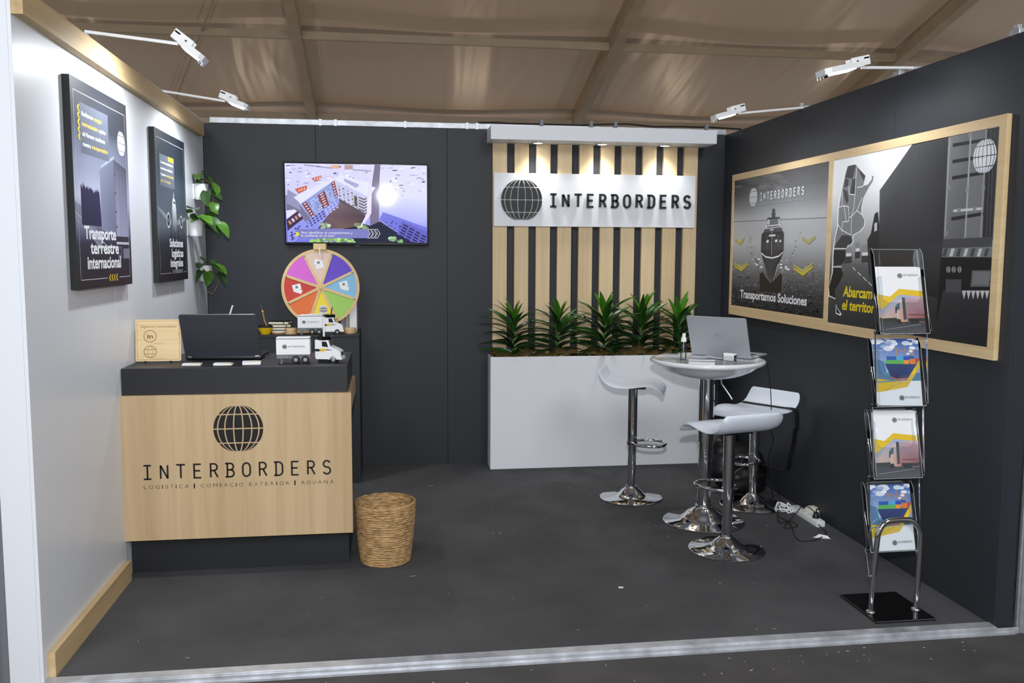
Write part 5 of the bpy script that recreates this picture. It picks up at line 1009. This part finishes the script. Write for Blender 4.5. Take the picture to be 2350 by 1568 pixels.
# ------------------------------------------------------------------ bag, bucket, power strip by the right wall
bg = thing('black_bag', 'black leather bag on the floor behind the bar stools by the right wall', 'bag', (3.535, -.93, 0))
def blob(mb, c, s, seed, n=20, p=2.6, mi=0):
    r = random.Random(seed); vs = []; fs = []; ph_ = [r.random()*6 for _ in range(6)]
    for i in range(n+1):
        th = PI*i/n
        for j in range(2*n):
            f = PI*j/n; x, y, z = math.sin(th)*math.cos(f), math.sin(th)*math.sin(f), math.cos(th); q = (abs(x)**p+abs(y)**p+abs(z)**p)**(-1/p); d = 1+.05*math.sin(4*x+ph_[0])*math.sin(5*z+ph_[1])+.03*math.sin(9*z+3*y+ph_[2])
            vs.append((c[0]+x*q*d*s[0], c[1]+y*q*d*s[1], max(.0, c[2]+z*q*d*s[2])))
    for i in range(n):
        for j in range(2*n): fs.append([i*2*n+j, i*2*n+(j+1) % (2*n), (i+1)*2*n+(j+1) % (2*n), (i+1)*2*n+j])
    mb.add(vs, fs, mi); return mb
blob(MB(), (0, 0, .155), (.19, .13, .16), 1).build('body', 'black_leather', bg, 80); blob(MB(), (.03, -.15, .09), (.12, .05, .09), 2).build('front_pocket', 'black_leather', bg, 80); blob(MB(), (-.09, -.0, .27), (.08, .08, .09), 5).build('top_flap', 'black_leather', bg, 80)
for dy, h_ in ((-.1, .27), (-.14, .23)): MB().tube([(-.03+.17*(1-math.cos(PI*k/12))*.5*2*.6, dy-.02, .1+(h_-.1)*math.sin(PI*k/12)) for k in range(13)], .007, 8).build('handle', 'black_leather', bg, 60)
def strip(path, w, side, m, name, parent, th=.004):
    O = V(parent.location); mb = MB(); side = V(side).normalized()*w/2; vs = []; fs = []
    for p in path:
        p = V(p)-O; vs += [p-side, p+side, p+side+V((0, 0, th)), p-side+V((0, 0, th))]
    for i in range(len(path)-1):
        for k in range(4): a = i*4+k; b = i*4+(k+1) % 4; fs.append([a, b, b+4, a+4])
    fs += [[0, 3, 2, 1], [len(vs)-4, len(vs)-3, len(vs)-2, len(vs)-1]]; return mb.add(vs, fs).build(name, m, parent, 60)
SRf = V((-.87, -.49, 0)); SRs = V((-.49, .87, 0)); sc_ = V((sR.x-.01, sR.y, 0)); hseat = .592+.014+.012
path = [sc_+SRs*.17-SRf*.10+V((0, 0, hseat+.004)), sc_+SRs*.08-SRf*.10+V((0, 0, hseat+.004)), sc_-SRf*.105+V((0, 0, hseat+.005)), sc_-SRs*.12-SRf*.11+V((0, 0, hseat+.006)), sc_-SRs*.19-SRf*.115+V((0, 0, hseat+.006)), sc_-SRs*.215-SRf*.12+V((0, 0, hseat-.02)), sc_-SRs*.215-SRf*.125+V((0, 0, hseat-.12)), ony(1826, 985, -1.46), ony(1821, 1020, -1.4), ony(1813, 1050, -1.4), ony(1804, 1080, -1.32), V((3.66, -1.1, .2)), V((3.62, -1.03, .17))]
path = [V((min(p.x, 3.738), p.y, p.z)) for p in path]
strip(smooth_path(path, 4), .045, -SRf, 'black_fabric', 'strap', bg)
bu = thing('waste_bucket', 'cream plastic bucket with a clear bin liner behind the bar table', 'bucket', (3.668, -.335, 0)); MB().lathe([(0, 0), (.078, 0), (.095, .255), (.1, .262), (.095, .266), (.09, .255), (.075, .008), (0, .008)], 40).build('bucket', 'cream_plastic', bu, 50)
lr = random.Random(9); lv = []
for i in range(9):
    for j in range(48): f = 2*PI*j/48; q = (.099+.004*math.sin(j*3.1+i)+lr.random()*.003)*(1+.012*math.sin(i*1.3)); lv.append((q*math.cos(f), q*math.sin(f), .145+.135*i/8+.008*math.sin(j*1.7)*(i == 0)))
MB().add(lv, [[i*48+j, i*48+(j+1) % 48, (i+1)*48+(j+1) % 48, (i+1)*48+j] for i in range(8) for j in range(48)]).build('bin_liner', 'liner_film', bu, 60)
a, b = onz(1822, 1172, .0), onz(1884, 1211, .0); d = (b-a); ang = math.atan2(d.y, d.x); ps = thing('power_strip', 'white power strip on the floor at the foot of the right wall', 'power strip', ((a.x+b.x)/2, (a.y+b.y)/2, 0), ang); Lp = d.length/2
MB().box((-Lp, -.026, 0), (Lp, .026, .036), .006).build('body', 'white_plastic', ps, 40)
for k in range(4): MB().lathe([(0, .0362), (.018, .0362), (.018, .0368), (0, .0368)], 20, c=(-Lp*.65+k*Lp*.43, 0, 0)).build('socket', 'off_white', ps)
cc = onz(1800, 1172, .006); pth = []
for k in range(56): t = k/55; q = .062*(1-.35*math.sin(3*t)); f = t*2*PI*3.1; pth.append(V((cc.x+q*math.cos(f)+.01*math.sin(5*t), cc.y+q*1.15*math.sin(f), .007+.004*(k % 7)+.02*max(0, math.sin(f))*t)))
R_ = Matrix.Translation(ps.location) @ Matrix.Rotation(ang, 4, 'Z'); Ri = R_.inverted(); pth += smooth_path([pth[-1], onz(1808, 1166, .02), R_ @ V((-Lp-.02, 0, .018)), R_ @ V((-Lp+.005, 0, .018))], 5)[1:]
MB().tube([Ri @ p for p in pth], .0045, 8).build('white_cord', 'white_plastic', ps, 60)
ad = thing('power_adapter', 'off white power adapter plugged into the power strip', 'adapter', R_ @ V((-Lp*.2, .055, 0)), ang+.15); MB().box((-.045, -.028, .002), (.045, .026, .05), .006).box((-.03, -.027, .05), (.03, .02, .062), .004).build('body', 'off_white', ad, 40); MB().box((.0455, -.02, .015), (.049, .018, .04), .001).build('socket_face', 'grey_plastic', ad)
pg = thing('black_plug', 'black plug standing in the power strip', 'plug', R_ @ V((Lp*.62, 0, .0372)), ang); MB().lathe([(0, 0), (.019, 0), (.019, .012), (.014, .02), (.012, .034), (0, .036)], 20).build('body', 'black_plastic', pg, 50); MB().tube([(0, 0, .03), (-.005, .005, .05), (-.01, .02, .052), (-.02, .03, .04)], .0035, 8).build('cord', 'black_rubber', pg, 50)
pts = [R_ @ V((Lp*.62-.02, .03, .04)), onz(1848, 1160, .07), onz(1825, 1180, .06), onz(1808, 1200, .008), onz(1800, 1212, .006), onz(1830, 1208, .006), onz(1815, 1196, .006), onz(1790, 1200, .006), onz(1784, 1180, .012), onz(1790, 1148, .04), onz(1780, 1120, .006), onz(1765, 1090, .006)]
tag(MB().tube(smooth_path(pts), .0026, 6).build('adapter_cable', 'black_rubber', smooth=60), 'black cable looping over the white cord beside the power strip', 'cable')
def scrap(label, px, py, pts, m='paper'):
    b = onz(px, py, 0); t = thing('paper_scrap', label, 'paper scrap', (b.x, b.y, .0005), 0, 'paper scraps on the carpet'); MB().prism(pts, 0, .0015).build('sheet', m, t)
    return t
t = scrap('crumpled white paper scrap on the carpet beside the power strip', 1885, 1234, [(-.045, .01), (-.02, .02), (.0, .016), (.03, -.01), (.04, -.03), (.01, -.026), (-.01, -.012), (-.04, -.002)]); MB().add([(-.04, .005, .0016), (-.005, .018, .014), (.0, -.01, .004), (.03, -.012, .012), (.035, -.028, .0016)], [[0, 1, 2], [1, 3, 2], [2, 3, 4]]).build('fold', 'paper', t)
scrap('small square white paper scrap alone in the middle of the carpet', 1425, 1349, [(-.012, -.009), (.009, -.01), (.012, .008), (-.011, .009)])
lr = random.Random(21); lint = MB()
for k in range(44):
    x = .15+lr.random()*3.4; y = -3.1+lr.random()*2.6; L_ = .0025+lr.random()*.013*(1 if lr.random() < .3 else .2); f = lr.random()*PI
    if x < 1.1 and y > -2.2: continue
    lint.box((-L_, -.0005, .0), (L_, .0005, .0008), M=Matrix.Translation((x, y, .0004)) @ Matrix.Rotation(f, 4, 'Z'))
for k in range(45):
    x = .1+lr.random()*3.7; y = -3.4+lr.random()*.17; L_ = .001+lr.random()*.005; lint.box((-L_, -.0007, 0), (L_, .0007, .001), M=Matrix.Translation((x, y, -.0298)) @ Matrix.Rotation(lr.random()*PI, 4, 'Z'))
tag(lint.build('carpet_lint', 'off_white'), 'tiny pale bits of straw and lint scattered on the dark carpet', 'lint', kind='stuff')

# ================================================================== BROCHURE STAND
SX, SY = 3.425, -2.94
st = thing('brochure_stand', 'folding chrome and clear acrylic brochure stand on a chrome base plate', 'brochure stand', (SX, SY, 0))
MB().box((-.138, -.153, 0), (.138, .155, .011), .004).build('base_plate', 'chrome_dark', st)
hp = [(-.105, -.05, .009), (-.1, -.05, .15), (-.088, -.048, .33), (-.08, -.047, .37), (-.06, -.046, .40), (-.03, -.046, .415), (.05, -.046, .415), (.085, -.046, .40), (.107, -.047, .37), (.115, -.048, .33), (.112, -.05, .15), (.108, -.05, .009)]
MB().tube(smooth_path([V(p) for p in hp], 4), .0115, 12).build('hoop', 'chrome', st, 60)
for x in (-.105, .108): MB().lathe([(.0, 0), (.02, 0), (.02, .006), (.014, .012), (0, .012)], 20, c=(x, -.05, .009)).build('hoop_collar', 'chrome', st, 50)
tz = [.275, .600, .915, 1.228]; YFm, YBk = -.045, .02   # tray bottoms; front and back pivots
TW = .112; lean = math.radians(14)
for k, z in enumerate(tz):
    tr = bpy.data.objects.new('tray', None); COL.objects.link(tr); tr.parent = st; tr.location = (0, YFm, z); tr.rotation_euler = (-lean, 0, 0); tr.empty_display_size = .03
    hgt = .375 if k == 3 else .30
    MB().prism([(-TW, 0), (TW, 0), (TW, hgt-.03), (TW-.012, hgt-.008), (TW-.03, hgt), (-TW+.03, hgt), (-TW+.012, hgt-.008), (-TW, hgt-.03)] if k < 3 else [(-TW, 0), (TW, 0), (TW, hgt), (-TW, hgt)], -.0008, .0008, M=frame((0, .034, 0), (1, 0, 0), (0, 0, 1))).build('back_sheet', 'acrylic', tr)
    U = [(-TW, 0), (TW, 0), (TW, .245), (TW-.02, .25), (TW-.03, .24), (TW-.03, .15), (TW-.045, .135), (-TW+.045, .135), (-TW+.03, .15), (-TW+.03, .24), (-TW+.02, .25), (-TW, .245)]
    MB().prism(U, -.0008, .0008, M=frame((0, 0, 0), (1, 0, 0), (0, 0, 1))).build('front_sheet', 'acrylic', tr)
    MB().box((-TW, .001, 0), (TW, .033, .0025)).build('floor_sheet', 'acrylic', tr)
    MB().tube([(-TW, -.0005, 0), (TW, -.0005, 0)], .0007, 5).build('floor_edge', 'acrylic_edge', tr); MB().tube([(-TW, .034, hgt), (TW, .034, hgt)] if k == 3 else [(-TW+.03, .034, hgt), (TW-.03, .034, hgt)], .0007, 5).build('top_edge', 'acrylic_edge', tr)
    for s in (-1, 1):
        MB().prism([(.0, .0), (.034, .0), (.034, hgt-.01), (.028, hgt), (.014, hgt), (.0, hgt-.03)], -.0008, .0008, M=frame((s*(TW+.001), 0, 0), (0, 1, 0), (0, 0, 1))).build('side_sheet', 'acrylic', tr)
        sp_ = [(.0, hgt-.03), (.014, hgt), (.028, hgt), (.034, hgt-.01), (.034, .0)]; MB().tube([(s*(TW+.001), yy, zz) for yy, zz in sp_], .0007, 5).tube([(s*(TW+.001), 0, .0), (s*(TW+.001), 0, hgt-.03)], .0007, 5).build('side_edge', 'acrylic_edge', tr)
        for yy, zz in ((.0, .012), (.034, .012), (.02, .155)): MB().tube([(s*(TW+.0005), yy, zz), (s*(TW+.009), yy, zz)], .0052, 10).build('rivet', 'chrome', tr, 50)
for s in (-1, 1):
    xo = s*(TW+.0065)
    def bar(p0, p1, m): 
        p0, p1 = V(p0), V(p1); d = (p1-p0).normalized(); n_ = V((0, -d.z, d.y))*.0042; x1, x2 = xo-.0015, xo+.0015
        MB().add([(x, *(q+sg*n_).yz) for x in (x1, x2) for q, sg in ((p0, -1), (p1, -1), (p1, 1), (p0, 1))], [[0, 1, 2, 3], [7, 6, 5, 4], [0, 4, 5, 1], [1, 5, 6, 2], [2, 6, 7, 3], [3, 7, 4, 0]]).build('link_bar', m, st)
    for k, z in enumerate(tz):
        fz = z+.012; yb = YFm+.034*math.cos(lean)
        if k: bar((xo, yb, fz-.008), (xo, YFm+.002, tz[k-1]+.012), 'chrome')
        else: bar((xo, yb, fz-.01), (xo, YFm-.0, .17), 'chrome')
        bar((xo, YFm+.002, fz), (xo, YFm+.058, z+.165), 'chrome'); bar((xo, YFm+.002, fz), (xo, yb, fz-.008), 'chrome')
    MB().tube([(xo-s*.012, YFm, .17), (xo+s*.008, YFm, .17)], .006, 10).build('pivot_bolt', 'chrome', st, 50)

def art_brochure(P, kind):
    w_, h_ = P.w, P.h
    P.grad([(0, (238, 238, 242), (240, 240, 243)), (1, (238, 238, 242), (240, 240, 243))])
    if kind == 'truck':
        P.poly([(0, .62), (.45, .36), (1, .40), (1, .86), (0, .86)], [(120, 150, 190), (150, 180, 215), (206, 180, 190), (196, 120, 120), (236, 190, 160)], nm=True)
        P.poly([(0, .82), (1, .84), (1, 1), (0, 1)], [(60, 62, 70), (66, 66, 74), (90, 88, 94), (84, 84, 92)], nm=True); P.poly([(.0, .78), (.35, .77), (.35, .83), (0, .83)], (52, 58, 50), nm=True)
        P.poly([(.52, .46), (1, .5), (1, .8), (.52, .78)], [(178, 160, 172), (190, 150, 160), (160, 90, 94), (196, 130, 126)], nm=True); P.poly([(.36, .55), (.52, .46), (.52, .84), (.34, .82)], [(214, 196, 190), (206, 186, 186), (220, 150, 120), (232, 206, 186)], nm=True); P.poly([(.5, .46), (.57, .465), (.57, .8), (.5, .8)], (74, 76, 86), nm=True)
        P.poly([(.36, .57), (.44, .54), (.43, .64), (.35, .66)], (70, 110, 128), nm=True); P.poly([(.33, .6), (.36, .6), (.35, .7), (.32, .7)], (40, 40, 44), nm=True); P.rect(.62, .72, 1, .735, (120, 60, 62)); P.rect(.6, .78, 1, .83, (50, 44, 50))
        for u in (.38, .7, .8): P.poly([(u*w_+.011*math.cos(a*PI/6), (1-.825)*h_+.011*math.sin(a*PI/6)) for a in range(12)], (30, 30, 34))
        P.line((.05, .95), (.9, .87), .002, (160, 160, 166)); P.poly([(0, .42), (.22, .455), (.45, .33), (1, .365), (1, .45), (.45, .42), (0, .65)], YEL, nm=True); P.line((0, .425), (.36, .47), .0012, (176, 150, 40))
        P.globe(.5*w_, .87*h_, .0115, (70, 72, 76), .05); P.word('INTERBORDERS', .57*w_, .864*h_, .0085, .37*w_, (110, 112, 116), .16)
    else:
        r = random.Random(4); P.poly([(0, 0), (1, 0), (1, .5), (0, .5)], [(70, 100, 170), (60, 94, 170), (150, 175, 215), (160, 185, 215)], nm=True)
        for i in range(26):
            cx, cy, q = r.random(), .02+r.random()*.2, .04+r.random()*.09; P.poly([(cx+q*math.cos(a*PI/5), cy+q*.35*math.sin(a*PI/5)) for a in range(10)], r.choice([(206, 214, 230), (150, 170, 206), (226, 230, 238), (90, 120, 180)]), nm=True)
        P.poly([(0, .5), (1, .5), (1, .62), (0, .64)], (90, 130, 160), nm=True); P.poly([(0, .3), (.16, .34), (.2, .5), (0, .55)], (80, 120, 160), nm=True)
        P.poly([(.18, .36), (.2, .42), (.3, .56), (.42, .6), (.72, .58), (.86, .44), (.98, .38), (.9, .34)], [(44, 60, 100), (50, 60, 110), (30, 40, 80), (36, 50, 90), (40, 56, 100), (50, 70, 120), (50, 80, 130), (50, 70, 120)], nm=True); P.poly([(.3, .56), (.42, .595), (.7, .58), (.62, .62), (.36, .61)], (206, 110, 80), nm=True)
        for i, (u0, u1, v0, v1, c) in enumerate(((.2, .62, .31, .37, (90, 170, 90)), (.22, .45, .255, .31, (50, 90, 170)), (.45, .62, .25, .31, (80, 160, 210)), (.62, .76, .25, .31, (60, 80, 170)), (.62, .74, .31, .37, (226, 150, 50)), (.76, .9, .29, .37, (220, 120, 60)), (.76, .88, .24, .29, (50, 90, 160)), (.9, .99, .28, .34, (190, 70, 70)))): P.rect(u0, v0, u1, v1, c)
        for p0, p1 in (((.42, .13), (.68, .2)), ((.66, .09), (.68, .2)), ((.46, .14), (.46, .26)), ((.74, .14), (.8, .24)), ((.86, .15), (.85, .25))): P.line(p0, p1, .0036, (190, 130, 62))
        P.poly([(0, .6), (.64, .64), (1, .3), (1, .42), (.66, .72), (0, .8)], YEL, nm=True); P.poly([(0, .64), (.3, .615), (.5, .63), (.0, .66)], (120, 150, 170), nm=True); P.line((.1, .78), (.56, .64), .0014, (150, 130, 60))
        P.globe(.52*w_, .115*h_, .0115, (60, 62, 66), .05); P.word('INTERBORDERS', .59*w_, .109*h_, .0085, .36*w_, (110, 112, 116), .16)
def brochure(label, k, j, kind, dx, rz, dz=0.):
    root = thing('brochure', label, 'brochure', (SX+dx, SY+YFm, tz[k]), 0, 'printed brochures in the acrylic stand', rot=(-lean, 0, 0))
    M = Matrix.Translation((0, .0035+j*.006, .0035+dz)) @ Matrix.Rotation(rz, 4, 'Y'); bw, bh = .098, .285
    MB().box((-bw, 0, 0), (bw, .003, bh), .0004, M=M).build('pages', 'paper', root)
    P = Print((-bw, -.0002, 0), (1, 0, 0), (0, 0, 1), 2*bw, bh, .000015); art_brochure(P, kind); P.build('cover', 'print_paper', root, M)
nm = ['bottom', 'second lowest', 'second highest', 'top']
for k, kind in ((3, 'truck'), (2, 'ship'), (1, 'truck'), (0, 'ship')):
    txt = 'white brochure with a truck' if kind == 'truck' else 'brochure with a container ship'
    brochure('front %s in the %s tray of the stand' % (txt, nm[k]), k, 0, kind, 0, (.0, .03, .025, .0)[k], .0)
    if k: brochure('%s peeking out behind another in the %s tray' % (txt, nm[k]), k, 1, kind, (-.006, .01, -.01, -.01)[k], (.0, .035, -.01, .0)[k], .004)
    if k in (1, 2): brochure('rearmost %s in the %s tray' % (txt, nm[k]), k, 2, kind, (.0, .006, -.004)[k], (.0, .01, .0)[k], .006)
